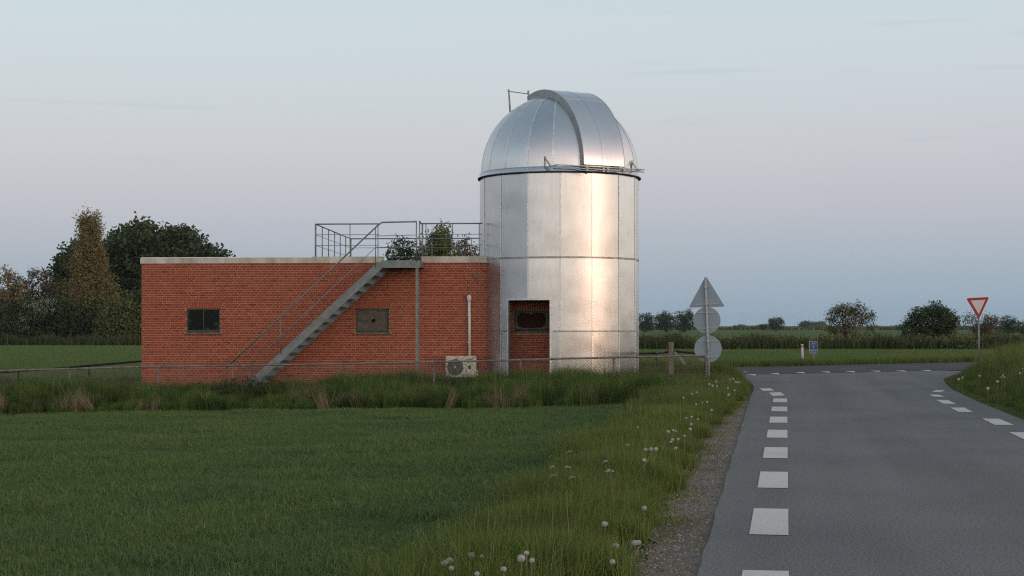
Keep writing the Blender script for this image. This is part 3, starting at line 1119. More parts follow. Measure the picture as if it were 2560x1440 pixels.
for i in range(7):
    f = i / 6
    rail_post(sL + (sB - sL) * f, TR + (TB2 - TR) * f, ztop + (zbk - ztop) * f, 0.026 if i in (0, 6) else 0.016)
for xx in (875, 945, 1065, 1131, 1198):
    rail_post(onw(xx, 600, TR)[0], TR, ztop, 0.013)
for xx in (980, 1080, 1179):
    rail_post(onw(xx, 600, TB2)[0], TB2, zbk, 0.013)
for xx, r in ((1056, 0.022),):
    rail_post(onw(xx, 600, TR)[0], TR, ztop, r)
m1 = MB()
m1.tube([W(onw(1049, 553, TF)[0], TF, onw(1049, 553, TF)[1]), W(sG2, TR, ztop)], 0.019, 6)
m1.build('top_rail', M['galv'], rail, True)

# ------------------------------------------------------------------ air conditioner and pipe
ac = thing('air_conditioner', 'lichen-covered cream air conditioner unit standing against the brick wall', 'air conditioner')
a0, z1 = onw(1114, 890, 0.42)
a1, z0 = onw(1190, 944, 0.42)
m1 = MB()
m1.box(W((a0 + a1) / 2, 0.27, (z0 + z1) / 2), a1 - a0, 0.30, z1 - z0, RM)
body = m1.build('casing', M['lichen'], ac)
mod = body.modifiers.new('bevel', 'BEVEL')
mod.width, mod.segments = 0.015, 2
m1 = MB()
m1.box(W(a1 + 0.02, 0.22, z0 + 0.12), 0.05, 0.16, 0.16, RM)
m1.build('valve_cover', M['lichen'], ac)
fc = onw(1138, 918, 0.42)
m1 = MB()
FM = Matrix(((wd.x, 0, wn.x), (wd.y, 0, wn.y), (0, 1, 0)))
F4 = lambda s_, t_, z_: Matrix.Translation(W(s_, t_, z_)) @ FM.to_4x4()
m1.prism([(0.225 * math.cos(i * math.pi / 16), 0.225 * math.sin(i * math.pi / 16)) for i in range(32)], F4(fc[0], 0.42, fc[1]), 0.004)
m1.build('fan_recess', M['dark_grille'], ac)
m1 = MB()
for rr in (0.05, 0.085, 0.12, 0.155, 0.19, 0.222):
    m1.tube([F4(fc[0], 0.43, fc[1]) @ Vector((rr * math.cos(i * math.pi / 12), rr * math.sin(i * math.pi / 12), 0)) for i in range(25)], 0.003, 4, cap=False)
for i in range(12):
    a = i * math.pi / 6
    m1.tube([F4(fc[0], 0.43, fc[1]) @ Vector((0.03 * math.cos(a), 0.03 * math.sin(a), 0)), F4(fc[0], 0.43, fc[1]) @ Vector((0.222 * math.cos(a), 0.222 * math.sin(a), 0))], 0.003, 4)
m1.build('fan_grille', M['galv'], ac)
m1 = MB()
m1.prism([(0.032 * math.cos(i * math.pi / 8), 0.032 * math.sin(i * math.pi / 8)) for i in range(16)], F4(fc[0], 0.432, fc[1]), 0.008)
m1.build('fan_hub', M['hub'], ac)
nm = onw(1175, 898, 0.42)
m1 = MB()
m1.box(W(nm[0], 0.4225, nm[1]), 0.17, 0.004, 0.022, RM)
m1.build('name_plate', M['frame_green'], ac)
nm = onw(1174, 918, 0.42)
m1 = MB()
m1.prism([(0.045 * math.cos(i * math.pi / 6), 0.055 * math.sin(i * math.pi / 6)) for i in range(12)], F4(nm[0], 0.4205, nm[1]), 0.004)
m1.build('service_cap', M['dark_grille'], ac)
for ss in (a0 + 0.12, a1 - 0.12):
    m1 = MB()
    m1.box(W(ss, 0.22, z0 - 0.02), 0.04, 0.42, 0.035, RM)
    m1.bar(W(ss, 0.02, z0 - 0.30), W(ss, 0.38, z0 - 0.03), 0.03, 0.03)
    m1.build('bracket', M['galv'], ac)

pipe = thing('vent_pipe', 'white vertical pipe with a cap running down to the air conditioner', 'pipe')
m1 = MB()
p0, p1 = onw(1173, 745, 0.08), onw(1174.5, 893, 0.08)
m1.tube([W(p0[0], 0.08, p0[1]), W(p1[0], 0.08, p1[1] - 0.02)], 0.042, 12)
m1.build('shaft', M['white_paint'], pipe, True)
m1 = MB()
cp = onw(1172.5, 738, 0.08)
m1.tube([W(p0[0], 0.08, cp[1] - 0.17), W(p0[0], 0.08, cp[1] - 0.15), W(p0[0], 0.08, cp[1] - 0.03), W(p0[0], 0.08, cp[1])], [0.046, 0.062, 0.062, 0.045], 12)
m1.build('cap', M['white_paint'], pipe, True)
for zz in (p0[1] - 0.5, p1[1] + 0.4):
    m1 = MB()
    m1.tube([W(p0[0], 0.08, zz), W(p0[0], 0.08, zz + 0.03)], 0.048, 12)
    m1.box(W(p0[0], 0.02, zz + 0.015), 0.03, 0.05, 0.025, RM)
    m1.build('clip', M['white_paint'], pipe)

# ------------------------------------------------------------------ observatory tower
TC = Vector((1.345, 45.55, 0))
TRAD = 2.255
tower = thing('observatory_tower', 'round riveted aluminium observatory tower with a silver dome and dark doorway', 'tower', (0, 0, 0))


def tp(phi, r, z):
    a = R_(phi)
    return Vector((TC.x + r * math.sin(a), TC.y - r * math.cos(a), z))


Z_BASE, Z1, Z2, Z_TOP = -0.35, 1.476, 3.48, 5.80
DPH = (-40.0, -7.6)
DZ = (0.0, 2.32)
PAN = [(-1.0 + 23.0 * k, -1.0 + 23.0 * (k + 1)) for k in range(-7, 8)]
PAN.append((PAN[-1][1], PAN[0][0] + 360.0))
strips = MB


def rivets(mb, pts, nrm, size=0.011):
    for p, n in zip(pts, nrm):
        u = n.orthogonal().normalized()
        v = n.cross(u)
        q = [p + (u * math.cos(k * 1.5708) + v * math.sin(k * 1.5708)) * size for k in range(4)] + [p + n * size * 0.8]
        mb.add(q, [(0, 1, 4), (1, 2, 4), (2, 3, 4), (3, 0, 4)], 0.5)


def outn(phi):
    return Vector((math.sin(R_(phi)), -math.cos(R_(phi)), 0))


def wall_panel(p0, p1, z0, z1, ring):
    n = 12
    bul = random.uniform(0.40, 0.75)
    tilt = random.uniform(-0.006, 0.006)
    cols = [p0 + (p1 - p0) * i / n for i in range(n + 1)]
    rows = [z0 + (z1 - z0) * i / 6 for i in range(7)]
    if z0 < DZ[1] and p0 < DPH[1] and p1 > DPH[0]:
        cols = sorted(set(cols) | {d for d in DPH if p0 < d < p1})
        if z0 < DZ[1] < z1:
            rows = sorted(set(rows) | {DZ[1]})
    mid = (p0 + p1) / 2
    half = R_((p1 - p0) / 2)
    mb = MB()
    V = []
    for z in rows:
        for c in cols:
            a = R_(c - mid)
            flat = TRAD * math.cos(half) / math.cos(a)
            r = flat + (TRAD - flat) * bul + tilt * a / half
            V.append(tp(c, r, z))
    nc = len(cols)
    F = []
    for j in range(len(rows) - 1):
        for i in range(nc - 1):
            cc, zc = (cols[i] + cols[i + 1]) / 2, (rows[j] + rows[j + 1]) / 2
            if DPH[0] < cc < DPH[1] and zc < DZ[1]:
                continue
            F.append((j * nc + i, j * nc + i + 1, (j + 1) * nc + i + 1, (j + 1) * nc + i))
    if not F:
        return None
    mb.add(V, F, random.random())
    o = mb.build('wall_panel', M['sheet'], tower, True)
    # riveted vertical strip on its left edge
    inside = DPH[0] < p0 < DPH[1]
    za = max(z0, DZ[1] + 0.06) if inside and z0 < DZ[1] else z0
    if za < z1 - 0.1:
        s_ = MB()
        h = R_(0.55)
        s_.add([tp(p0 - 0.55, TRAD + 0.003, za), tp(p0 - 0.55, TRAD + 0.009, za), tp(p0 + 0.55, TRAD + 0.009, za), tp(p0 + 0.55, TRAD + 0.003, za),
                tp(p0 - 0.55, TRAD + 0.003, z1), tp(p0 - 0.55, TRAD + 0.009, z1), tp(p0 + 0.55, TRAD + 0.009, z1), tp(p0 + 0.55, TRAD + 0.003, z1)],
               [(0, 4, 5, 1), (1, 5, 6, 2), (2, 6, 7, 3)])
        if -100 < p0 < 100:
            k = int((z1 - za) / 0.075)
            rivets(s_, [tp(p0, TRAD + 0.009, za + (i + 0.5) * (z1 - za) / k) for i in range(k)], [outn(p0)] * k)
        s_.build('seam_strip', M['seam'], o)
    return o


for ring, (za, zb_) in enumerate(((Z_BASE, Z1), (Z1, Z2), (Z2, Z_TOP))):
    for (p0, p1) in PAN:
        wall_panel(p0, p1, za, zb_, ring)
for zz, hh in ((Z1, 0.04), (Z2, 0.05)):
    mb = MB()
    V, F = [], []
    n = 120
    for i in range(n + 1):
        ph = -180 + 360 * i / n
        V += [tp(ph, TRAD + 0.002, zz - hh / 2), tp(ph, TRAD + 0.011, zz - hh / 2), tp(ph, TRAD + 0.011, zz + hh / 2), tp(ph, TRAD + 0.002, zz + hh / 2)]
    for i in range(n):
        phc = -180 + 360 * (i + 0.5) / n
        if zz < DZ[1] and DPH[0] - 1 < phc < DPH[1] + 1:
            continue
        F += [(4 * i + k, 4 * i + 4 + k, 4 * i + 5 + k, 4 * i + 1 + k) for k in range(3)]
    mb.add(V, F)
    ph = np.arange(-100, 100, 1.9)
    ph = [p for p in ph if not (zz < DZ[1] and DPH[0] - 1 < p < DPH[1] + 1)]
    rivets(mb, [tp(p, TRAD + 0.011, zz) for p in ph], [outn(p) for p in ph])
    mb.build('ring_seam', M['ring'], tower)
# door frame: jambs and lintel
mb = MB()
for ph in DPH:
    mb.bar(tp(ph, TRAD - 0.02, Z_BASE), tp(ph, TRAD - 0.02, DZ[1] + 0.03), 0.05, 0.09, up=outn(ph))
db = mb.build('door_jamb', M['seam'], tower)
mb = MB()
n = 10
V, F = [], []
for i in range(n + 1):
    ph = DPH[0] - 1.2 + (DPH[1] - DPH[0] + 2.4) * i / n
    V += [tp(ph, TRAD - 0.06, DZ[1]), tp(ph, TRAD + 0.02, DZ[1]), tp(ph, TRAD + 0.02, DZ[1] + 0.055), tp(ph, TRAD - 0.06, DZ[1] + 0.055)]
for i in range(n):
    F += [(4 * i + k, 4 * i + 4 + k, 4 * i + 4 + (k + 1) % 4, 4 * i + (k + 1) % 4) for k in range(4)]
F += [(0, 1, 2, 3), (4 * n + 3, 4 * n + 2, 4 * n + 1, 4 * n)]
mb.add(V, F)
mb.build('door_lintel', M['seam'], tower)
# unseen upper-room floor plate, added so light reaches the niche only through the door
mb = MB()
mb.prism([((TRAD - 0.03) * math.cos(i * math.pi / 24), (TRAD - 0.03) * math.sin(i * math.pi / 24)) for i in range(48)], Matrix.Translation((TC.x, TC.y, 2.55)), 0.08)
mb.build('light_blocking_floor', M['roofing'], tower)

# dome
DR, DZ0 = 2.24, 5.945
mb = MB()
V, F = [], []
n = 120
prof = [(TRAD - 0.02, 5.775), (2.315, 5.775), (2.315, 5.812), (2.285, 5.815), (2.275, 5.83), (2.268, DZ0), (2.24, DZ0 + 0.002)]
for i in range(n):
    ph = 360 * i / n
    V += [tp(ph, r, z) for r, z in prof]
m_ = len(prof)
for i in range(n):
    j = (i + 1) % n
    F += [(i * m_ + k, j * m_ + k, j * m_ + k + 1, i * m_ + k + 1) for k in range(m_ - 1)]
mb.add(V, F)
dome = mb.build('dome', M['sheet'], tower, True)
dome['label'] = 'silver hemispherical dome with a raised shutter'
mb = MB()
V, F = [], []
for i in range(n):
    ph = 360 * i / n
    V += [tp(ph, r, z) for r, z in ((2.25, 5.772), (2.322, 5.772), (2.322, 5.806), (2.25, 5.806))]
for i in range(n):
    j = (i + 1) % n
    F += [(i * 4 + k, j * 4 + k, j * 4 + (k + 1) % 4, i * 4 + (k + 1) % 4) for k in range(4)]
mb.add(V, F)
mb.build('rim_seal', M['black_gap'], dome)


def dp(phi, el, r=DR):
    return tp(phi, r * math.cos(R_(el)), DZ0 + r * math.sin(R_(el)))


def dn(phi, el):
    return Vector((math.sin(R_(phi)) * math.cos(R_(el)), -math.cos(R_(phi)) * math.cos(R_(el)), math.sin(R_(el))))


gores = [(-6.0 + 18.5 * k, -6.0 + 18.5 * (k + 1)) for k in range(-9, 10)]
gores.append((gores[-1][1], gores[0][0] + 360))
for (p0, p1) in gores:
    mb = MB()
    nu, nv = 8, 24
    bul = random.uniform(0.55, 0.95)
    half = R_((p1 - p0) / 2)
    mid = (p0 + p1) / 2
    V = []
    for j in range(nv + 1):
        el = 84.0 * j / nv
        for i in range(nu + 1):
            ph = p0 + (p1 - p0) * i / nu
            a = R_(ph - mid)
            flat = math.cos(half) / math.cos(a)
            rr = DR * (flat + (1 - flat) * bul)
            V.append(tp(ph, rr * math.cos(R_(el)), DZ0 + DR * math.sin(R_(el))))
    F = [(j * (nu + 1) + i, j * (nu + 1) + i + 1, (j + 1) * (nu + 1) + i + 1, (j + 1) * (nu + 1) + i) for j in range(nv) for i in range(nu)]
    mb.add(V, F, random.random())
    mb.build('dome_panel', M['sheet'], dome, True)
    # riveted strip along its left meridian
    s_ = MB()
    V, F = [], []
    for j in range(nv + 1):
        el = 83.0 * j / nv
        hw = min(0.022, 0.3 * DR * math.cos(R_(el)) * half)
        side = Vector((math.cos(R_(p0)), math.sin(R_(p0)), 0))
        c = dp(p0, el, DR + 0.003)
        d = dp(p0, el, DR + 0.008)
        V += [c - side * hw, d - side * hw, d + side * hw, c + side * hw]
    for j in range(nv):
        F += [(4 * j + k, 4 * j + 4 + k, 4 * j + 5 + k, 4 * j + 1 + k) for k in range(3)]
    s_.add(V, F)
    if -110 < p0 < 110:
        ees = np.arange(1, 80, 2.1)
        rivets(s_, [dp(p0, e, DR + 0.008) for e in ees], [dn(p0, e) for e in ees], 0.010)
    s_.build('rib_strip', M['seam'], dome)
mb = MB()
mb.add([tp(ph, DR * math.cos(R_(82)), DZ0 + DR * math.sin(R_(82)) + 0.01) for ph in range(0, 360, 15)] + [Vector((TC.x, TC.y, DZ0 + DR + 0.015))],
       [(i, (i + 1) % 24, 24) for i in range(24)])
mb.build('crown_cap', M['sheet'], dome, True)
mb = MB()
ph = np.arange(-100, 100, 1.9)
rivets(mb, [tp(p, 2.270, 5.90) for p in ph], [outn(p) for p in ph], 0.009)
rivets(mb, [tp(p, 2.266, DZ0 - 0.02) for p in ph], [outn(p) for p in ph], 0.009)
mb.build('rim_rivets', M['seam'], dome)

# shutter: raised barrel band across the dome
SA = 30.0
su = Vector((math.sin(R_(SA)), -math.cos(R_(SA)), 0))
sv = Vector((math.cos(R_(SA)), math.sin(R_(SA)), 0))
shutter = None
RH, RIN, HW = 2.335, 2.06, 0.665


def shp(th, lat, r):
    return Vector((TC.x, TC.y, DZ0)) + su * (r * math.cos(R_(th))) + sv * lat + Vector((0, 0, r * math.sin(R_(th))))


T0, T1 = 1.0, 107.0
nth = 44
ths = [T0 + (T1 - T0) * i / nth for i in range(nth + 1)]


def band(l0, l1, r0, r1, t0=T0, t1=T1, nn=nth):
    """closed band between radii r0 and r1 and lateral l0..l1"""
    mb = MB()
    V, F = [], []
    for i in range(nn + 1):
        th = t0 + (t1 - t0) * i / nn
        V += [shp(th, l0, r0), shp(th, l1, r0), shp(th, l1, r1), shp(th, l0, r1)]
    for i in range(nn):
        F += [(4 * i + k, 4 * i + (k + 1) % 4, 4 * i + 4 + (k + 1) % 4, 4 * i + 4 + k) for k in range(4)]
    F += [(3, 2, 1, 0), (4 * nn, 4 * nn + 1, 4 * nn + 2, 4 * nn + 3)]
    mb.add(V, F, random.random())
    return mb


shl = band(-HW + 0.012, -0.045, RH - 0.03, RH).build('shutter_leaf', M['sheet'], dome)
shr = band(0.045, HW - 0.012, RH - 0.03, RH).build('shutter_leaf', M['sheet'], dome)
for o in (shl, shr):
    e = o.modifiers.new('split', 'EDGE_SPLIT')
    e.split_angle = R_(30)
    o.data.polygons.foreach_set('use_smooth', [True] * len(o.data.polygons))
band(-0.05, 0.05, RH - 0.03, RH + 0.008).build('shutter_batten', M['sheet'], dome)
for l0, l1 in ((-HW, -HW + 0.012), (HW - 0.012, HW)):
    band(l0, l1, RIN, RH + 0.004).build('shutter_side', M['side_grey'], dome)
for th in (56.0,):
    band(-HW + 0.01, HW - 0.01, RH - 0.005, RH + 0.005, th, th + 0.8, 2).build('shutter_joint', M['seam'], dome)
for th in (T0, T1):
    mb = MB()
    mb.add([shp(th, -HW, RIN), shp(th, HW, RIN), shp(th, HW, RH), shp(th, -HW, RH)], [(0, 1, 2, 3)])
    mb.build('shutter_end', M['side_grey'], dome)


def sp(u_, v_, z):
    return Vector((TC.x, TC.y, 0)) + su * u_ + sv * v_ + Vector((0, 0, z))


for zz, uu, la_, lb_ in ((5.925, 2.40, -1.62, 1.28), (5.86, 2.40, -0.95, 1.26)):
    mb = MB()
    mb.tube([sp(uu, la_, zz), sp(uu, lb_, zz)], 0.016, 8)
    mb.build('shutter_rail', M['seam'], dome, True)
for vv in (-0.60, -0.07, 0.07, 0.60):
    mb = MB()
    mb.bar(sp(2.39, vv, 5.80), sp(2.39, vv, 5.97), 0.07, 0.035, up=su)
    mb.tube([sp(2.41, vv - 0.02, 5.89), sp(2.44, vv - 0.02, 5.89)], 0.03, 8)
    mb.build('shutter_roller', M['side_grey'], dome)
mb = MB()
mb.bar(sp(2.36, -0.66, 5.865), sp(2.36, 0.66, 5.865), 0.03, 0.06)
mb.build('track_plate', M['galv_light'], dome)
for vv in (-1.50, 1.20):
    uu = math.sqrt(2.28 ** 2 - vv ** 2)
    mb = MB()
    mb.bar(sp(uu - 0.05, vv, 6.18), sp(uu + 0.25, vv, 5.93), 0.025, 0.02)
    mb.bar(sp(uu - 0.02, vv, 5.92), sp(2.40, vv, 5.92), 0.03, 0.02)
    mb.bar(sp(uu - 0.05, vv, 5.86), sp(uu - 0.03, vv, 6.22), 0.03, 0.03, up=su)
    mb.build('rail_bracket', M['side_grey'], dome)
mb = MB()
mb.tube([sp(2.20, -1.55, 5.83), sp(2.32, -1.0, 5.83), sp(2.36, -0.85, 5.80), sp(2.42, -0.62, 5.72)], 0.012, 6)
mb.build('loose_cable', M['black_gap'], dome, True)
for sgn in (-1, 1):
    mb = MB()
    mb.tube([sp(-0.66, sgn * 1.32, 8.29), sp(-0.66, sgn * 0.64, 8.26)], 0.013, 6)
    rz = math.sqrt(DR ** 2 - 1.30 ** 2 - 0.60 ** 2)
    mb.bar(sp(-0.62, sgn * 1.30, 8.34), sp(-0.60, sgn * 1.26, DZ0 + rz - 0.08), 0.04, 0.03, up=su)
    mb.bar(sp(-0.66, sgn * 0.63, 8.22), sp(-0.66, sgn * 0.63, 8.36), 0.04, 0.04, up=su)
    mb.build('upper_rail', M['galv_light'], dome)

# ------------------------------------------------------------------ fences
FY = 41.0


def fence_top(x):
    return lerp_pts([(-17, 0.40), (-13.1, 0.469), (-9.5, 0.571), (-4.4, 0.643), (-1.0, 0.715), (1.23, 0.776), (4.3, 0.848), (6, 0.85)], x)


def mesh_wire(p, q, top, bot, step=0.075, w=0.0035):
    """chain link diamonds on the straight from p to q (xy), heights by functions of x"""
    p, q = Vector(p), Vector(q)
    ln = (q - p).length
    d = (q - p) / ln
    mb = MB()
    nrm = Vector((-d.y, d.x, 0))
    k = -1.1
    while k < ln:
        for sgn in (1, -1):
            a = k if sgn > 0 else k + 1.0
            pts = []
            for f in (0, 1):
                s_ = a + sgn * f * 1.0
                pts.append((s_, f))
            (sa, fa), (sb_, fb) = pts
            # clip to 0..ln
            def clipv(s_, f_, so, fo):
                if s_ < 0:
                    return 0.0, f_ + (fo - f_) * (0 - s_) / (so - s_)
                if s_ > ln:
                    return ln, f_ + (fo - f_) * (ln - s_) / (so - s_)
                return s_, f_
            if max(sa, sb_) <= 0 or min(sa, sb_) >= ln:
                continue
            A = clipv(sa, fa, sb_, fb)
            B = clipv(sb_, fb, sa, fa)
            P = []
            for s_, f_ in (A, B):
                xy = p + d * s_
                zb_, zt_ = bot(xy.x), top(xy.x)
                P.append(Vector((xy.x, xy.y, zb_ + (zt_ - zb_) * f_)))
            mb.bar(P[0], P[1], w, w, up=nrm)
        k += step
    return mb


fence = thing('wire_fence', 'low chain-link fence with grey rail in front of the brick wall', 'fence')
xf = [(p - 1280) / FPX * FY for p in (-284, -55, 174, 396, 625, 854, 1085, 1301, 1534, 1766)]
for a, b in zip(xf, xf[1:]):
    mb = MB()
    n = 6
    mb.tube([Vector((a + (b - a) * i / n, FY, fence_top(a + (b - a) * i / n) + random.uniform(-0.004, 0.004))) for i in range(n + 1)], 0.026, 7)
    mb.build('top_rail', M['fence_rail'], fence, True)
for x in xf:
    mb = MB()
    mb.tube([Vector((x, FY, yard_z(x) - 0.2)), Vector((x, FY, fence_top(x)))], 0.026, 7)
    mb.build('post', M['fence_rail'], fence, True)
mesh_wire((xf[0], FY - 0.03, 0), (xf[-1], FY - 0.03, 0), fence_top, lambda x: yard_z(x) + 0.0).build('wire_mesh', M['fence_rail'], fence)

rear = thing('rear_fence', 'dark-railed chain-link fence behind the building and tower', 'fence')


def rear_top(x):
    return lerp_pts([(-18, 0.02), (-14.66, 0.253), (-11.8, 0.495), (-6, 0.56), (4.0, 0.735), (4.6, 0.75)], x)


xr = [-18 + 2.26 * i for i in range(11)]
for a, b in zip(xr, xr[1:]):
    mb = MB()
    mb.tube([Vector((a + (b - a) * i / 4, 51, rear_top(a + (b - a) * i / 4))) for i in range(5)], 0.034, 7)
    mb.build('top_rail', M['dark_rail'], rear, True)
for x in xr:
    mb = MB()
    mb.tube([Vector((x, 51, yard_z(x) - 0.2)), Vector((x, 51, rear_top(x)))], 0.028, 7)
    mb.build('post', M['dark_rail'], rear, True)
mesh_wire((xr[0], 51, 0), (xr[-1], 51, 0), rear_top, lambda x: yard_z(x), 0.09).build('wire_mesh', M['fence_rail'], rear)
cpx = px(1677, 900, 43.0).x
mb = MB()
mb.tube([Vector((cpx - 0.02, 43.05, 0.94)), Vector((4.5, 47, 0.84)), Vector((xr[-1], 51, 0.75))], 0.034, 7)
mb.build('side_rail', M['dark_rail'], rear, True)
mb = MB()
mb.tube([Vector((cpx + 0.06, 43.05, 0.94)), px(1710, 880.5, 42.9), px(1764, 885, 42.8)], 0.030, 7)
mb.build('side_rail', M['dark_rail'], rear, True)
mb = MB()
mb.tube([px(1764, 885, 42.8) - Vector((0, 0, 1.0)), px(1764, 883, 42.8)], 0.030, 7)
mb.build('post', M['dark_rail'], rear, True)

cpost = thing('corner_post', 'squared weathered timber fence corner post with a steel brace', 'post')
mb = MB()
tpz = px(1677, 855, 43).z
mb.box((cpx, 43.0, (tpz - 0.45) / 2), 0.125, 0.125, tpz + 0.45, Matrix.Rotation(0.12, 3, 'Z'))
b_ = mb.build('shaft', M['wood_post'], cpost)
mod = b_.modifiers.new('bevel', 'BEVEL')
mod.width = 0.012
mb = MB()
mb.bar(px(1686, 881, 42.95), px(1713, 912, 42.6), 0.045, 0.06)
mb.build('brace', M['galv_light'], cpost)
blk = MB()
bx = px(1665, 937, 42.3)
blk.box((bx.x, 42.3, bx.z - 0.12), 0.33, 0.26, 0.26, Matrix.Rotation(0.1, 3, 'Z'))
o = blk.build('stone_block', M['roofing'])
tag(o, 'dark square block lying in the grass below the timber corner post', 'block')

# ------------------------------------------------------------------ signs
SY = 41.0


def disc_pts(r, n=40):
    return [(r * math.cos(2 * math.pi * i / n), r * math.sin(2 * math.pi * i / n)) for i in range(n)]


def round_tri(side, rad, up=True, n=6):
    h = side * math.sqrt(3) / 2
    cs = [(-side / 2, -h / 3), (side / 2, -h / 3), (0, 2 * h / 3)]
    if not up:
        cs = [(-x, -y) for x, y in cs]
    pts = []
    for i in range(3):
        c = Vector(cs[i])
        cc = c * (1 - rad * 2 / c.length)
        a0_ = math.atan2(c.y, c.x)
        for k in range(n + 1):
            a = a0_ - math.pi / 3 + 2 * math.pi / 3 * k / n
            pts.append((cc.x + rad * math.cos(a), cc.y + rad * math.sin(a)))
    return pts


def facing(loc, yaw=0.0, roll=0.0):
    """local x right, y up, z towards the viewer"""
    return Matrix.Translation(loc) @ Matrix.Rotation(yaw, 4, 'Z') @ Matrix(((1, 0, 0, 0), (0, 0, -1, 0), (0, 1, 0, 0), (0, 0, 0, 1))) @ Matrix.Rotation(roll, 4, 'Z')


sg = thing('road_sign_post', 'leaning sign post with three grey sign backs, a triangle over two discs', 'sign post')
mb = MB()
mb.tube([px(1774.5, 990, SY), px(1763.5, 693.5, SY)], 0.030, 12)
mb.build('pole', M['sign_pole'], sg, True)
YW = R_(-9)
for kind_, cx, cy, size in (('tri', 1766, 742, 0.93), ('disc', 1767.5, 801, 0.345), ('disc', 1770, 872, 0.350)):
    c = px(cx, cy, SY + 0.045)
    mb = MB()
    mb.prism(round_tri(size, 0.03) if kind_ == 'tri' else disc_pts(size), facing(c, YW, R_(1.5)), 0.012)
    o = mb.build('warning_sign' if kind_ == 'tri' else 'round_sign', M['sign_back'], sg)
    for dy, hw in (((-0.19, 0.34), (0.25, 0.10)) if kind_ == 'tri' else ((0.20, 0.25), (-0.20, 0.25))):
        mb = MB()
        Mx = facing(c, YW, R_(1.5))
        mb.bar(Mx @ Vector((-hw, dy, 0.02)), Mx @ Vector((hw, dy, 0.02)), 0.014, 0.024)
        mb.bar(Mx @ Vector((-0.05, dy, 0.05)), Mx @ Vector((0.05, dy, 0.05)), 0.05, 0.03)
        mb.build('clamp_rail', M['sign_pole'], o)

ys_ = thing('give_way_sign', 'red-bordered white give way triangle on a thin post beside the road', 'road sign')
GY = 47.5
mb = MB()
c = px(2445, 762, GY)
mb.tube([px(2448.5, 960, GY + 0.05), px(2445.5, 750, GY + 0.05)], 0.026, 10)
mb.build('pole', M['galv'], ys_, True)
Mx = facing(c + Vector((0, 0, 0.0)), R_(12), R_(3.2))
mb = MB()
mb.prism(round_tri(0.74, 0.03, False), Mx, 0.012)
o = mb.build('border', M['sign_red'], ys_)
mb = MB()
mb.prism(round_tri(0.485, 0.004, False), Mx @ Matrix.Translation((0, 0, 0.0125)), 0.003)
mb.build('face', M['sign_white'], o)

# cycle route sign
BY = 68.0
bs = thing('cycle_route_sign', 'small blue cycle route sign with a left arrow plate beyond the cross road', 'road sign')


def rrect(w, h, r, n=4):
    pts = []
    for cx, cy, a0_ in ((w / 2 - r, h / 2 - r, 0), (-w / 2 + r, h / 2 - r, 90), (-w / 2 + r, -h / 2 + r, 180), (w / 2 - r, -h / 2 + r, 270)):
        for k in range(n + 1):
            a = R_(a0_ + 90 * k / n)
            pts.append((cx + r * math.cos(a), cy + r * math.sin(a)))
    return pts


mb = MB()
mb.tube([px(2034.8, 912, BY + 0.05), px(2034.0, 856, BY + 0.05)], 0.02, 8)
mb.build('pole', M['sign_pole'], bs, True)
for (cx, cy, w_, h_) in ((2033.3, 864, 0.345, 0.385), (2033.5, 880.3, 0.34, 0.165)):
    c = px(cx, cy, BY)
    Mx = facing(c, 0)
    mb = MB()
    mb.prism(rrect(w_, h_, 0.03), Mx, 0.01)
    o = mb.build('plate', M['sign_white'], bs)
    mb = MB()
    mb.prism(rrect(w_ - 0.03, h_ - 0.03, 0.02), Mx @ Matrix.Translation((0, 0, 0.0105)), 0.002)
    mb.build('blue_field', M['sign_blue'], o)
    T = Mx @ Matrix.Translation((0, 0, 0.014))
    if h_ > 0.2:
        mb = MB()
        for bxx in (-0.062, 0.062):
            mb.tube([T @ Vector((bxx + 0.042 * math.cos(i * math.pi / 8), 0.068 + 0.042 * math.sin(i * math.pi / 8), 0)) for i in range(17)], 0.0045, 4, cap=False)
        for pa, pb in (((-0.062, 0.068), (-0.02, 0.12)), ((-0.02, 0.12), (0.04, 0.12)), ((0.04, 0.12), (0.062, 0.068)), ((-0.02, 0.12), (0.0, 0.068)), ((0.0, 0.068), (0.04, 0.12)), ((-0.062, 0.068), (0.0, 0.068)), ((0.04, 0.12), (0.035, 0.145)), ((-0.03, 0.14), (-0.01, 0.14))):
            mb.tube([T @ Vector((*pa, 0)), T @ Vector((*pb, 0))], 0.005, 4)
        mb.build('bicycle_symbol', M['sign_white'], o)
        mb = MB()
        mb.prism(rrect(0.085, 0.085, 0.008), T @ Matrix.Translation((0.0, -0.035, 0)), 0.002)
        rs = mb.build('route_square', M['marker_red'], o)
        mb = MB()
        mb.box(T @ Vector((0, -0.035, 0.004)), 0.016, 0.003, 0.055)
        mb.box(T @ Vector((-0.012, -0.018, 0.004)), 0.016, 0.003, 0.014)
        mb.build('route_number', M['sign_white'], o)
        mb = MB()
        for row, wv in ((-0.105, 0.19), (-0.135, 0.15)):
            x = -wv / 2
            while x < wv / 2:
                w1 = random.uniform(0.018, 0.04)
                mb.box(T @ Vector((x + w1 / 2, row, 0.001)), w1, 0.002, 0.010)
                x += w1 + 0.012
        mb.build('lettering', M['sign_back'], o)
    else:
        mb = MB()
        mb.prism([(-0.105, 0), (-0.065, 0.032), (-0.065, 0.012), (0.105, 0.012), (0.105, -0.012), (-0.065, -0.012), (-0.065, -0.032)], T, 0.002)
        mb.build('arrow', M['sign_white'], o)

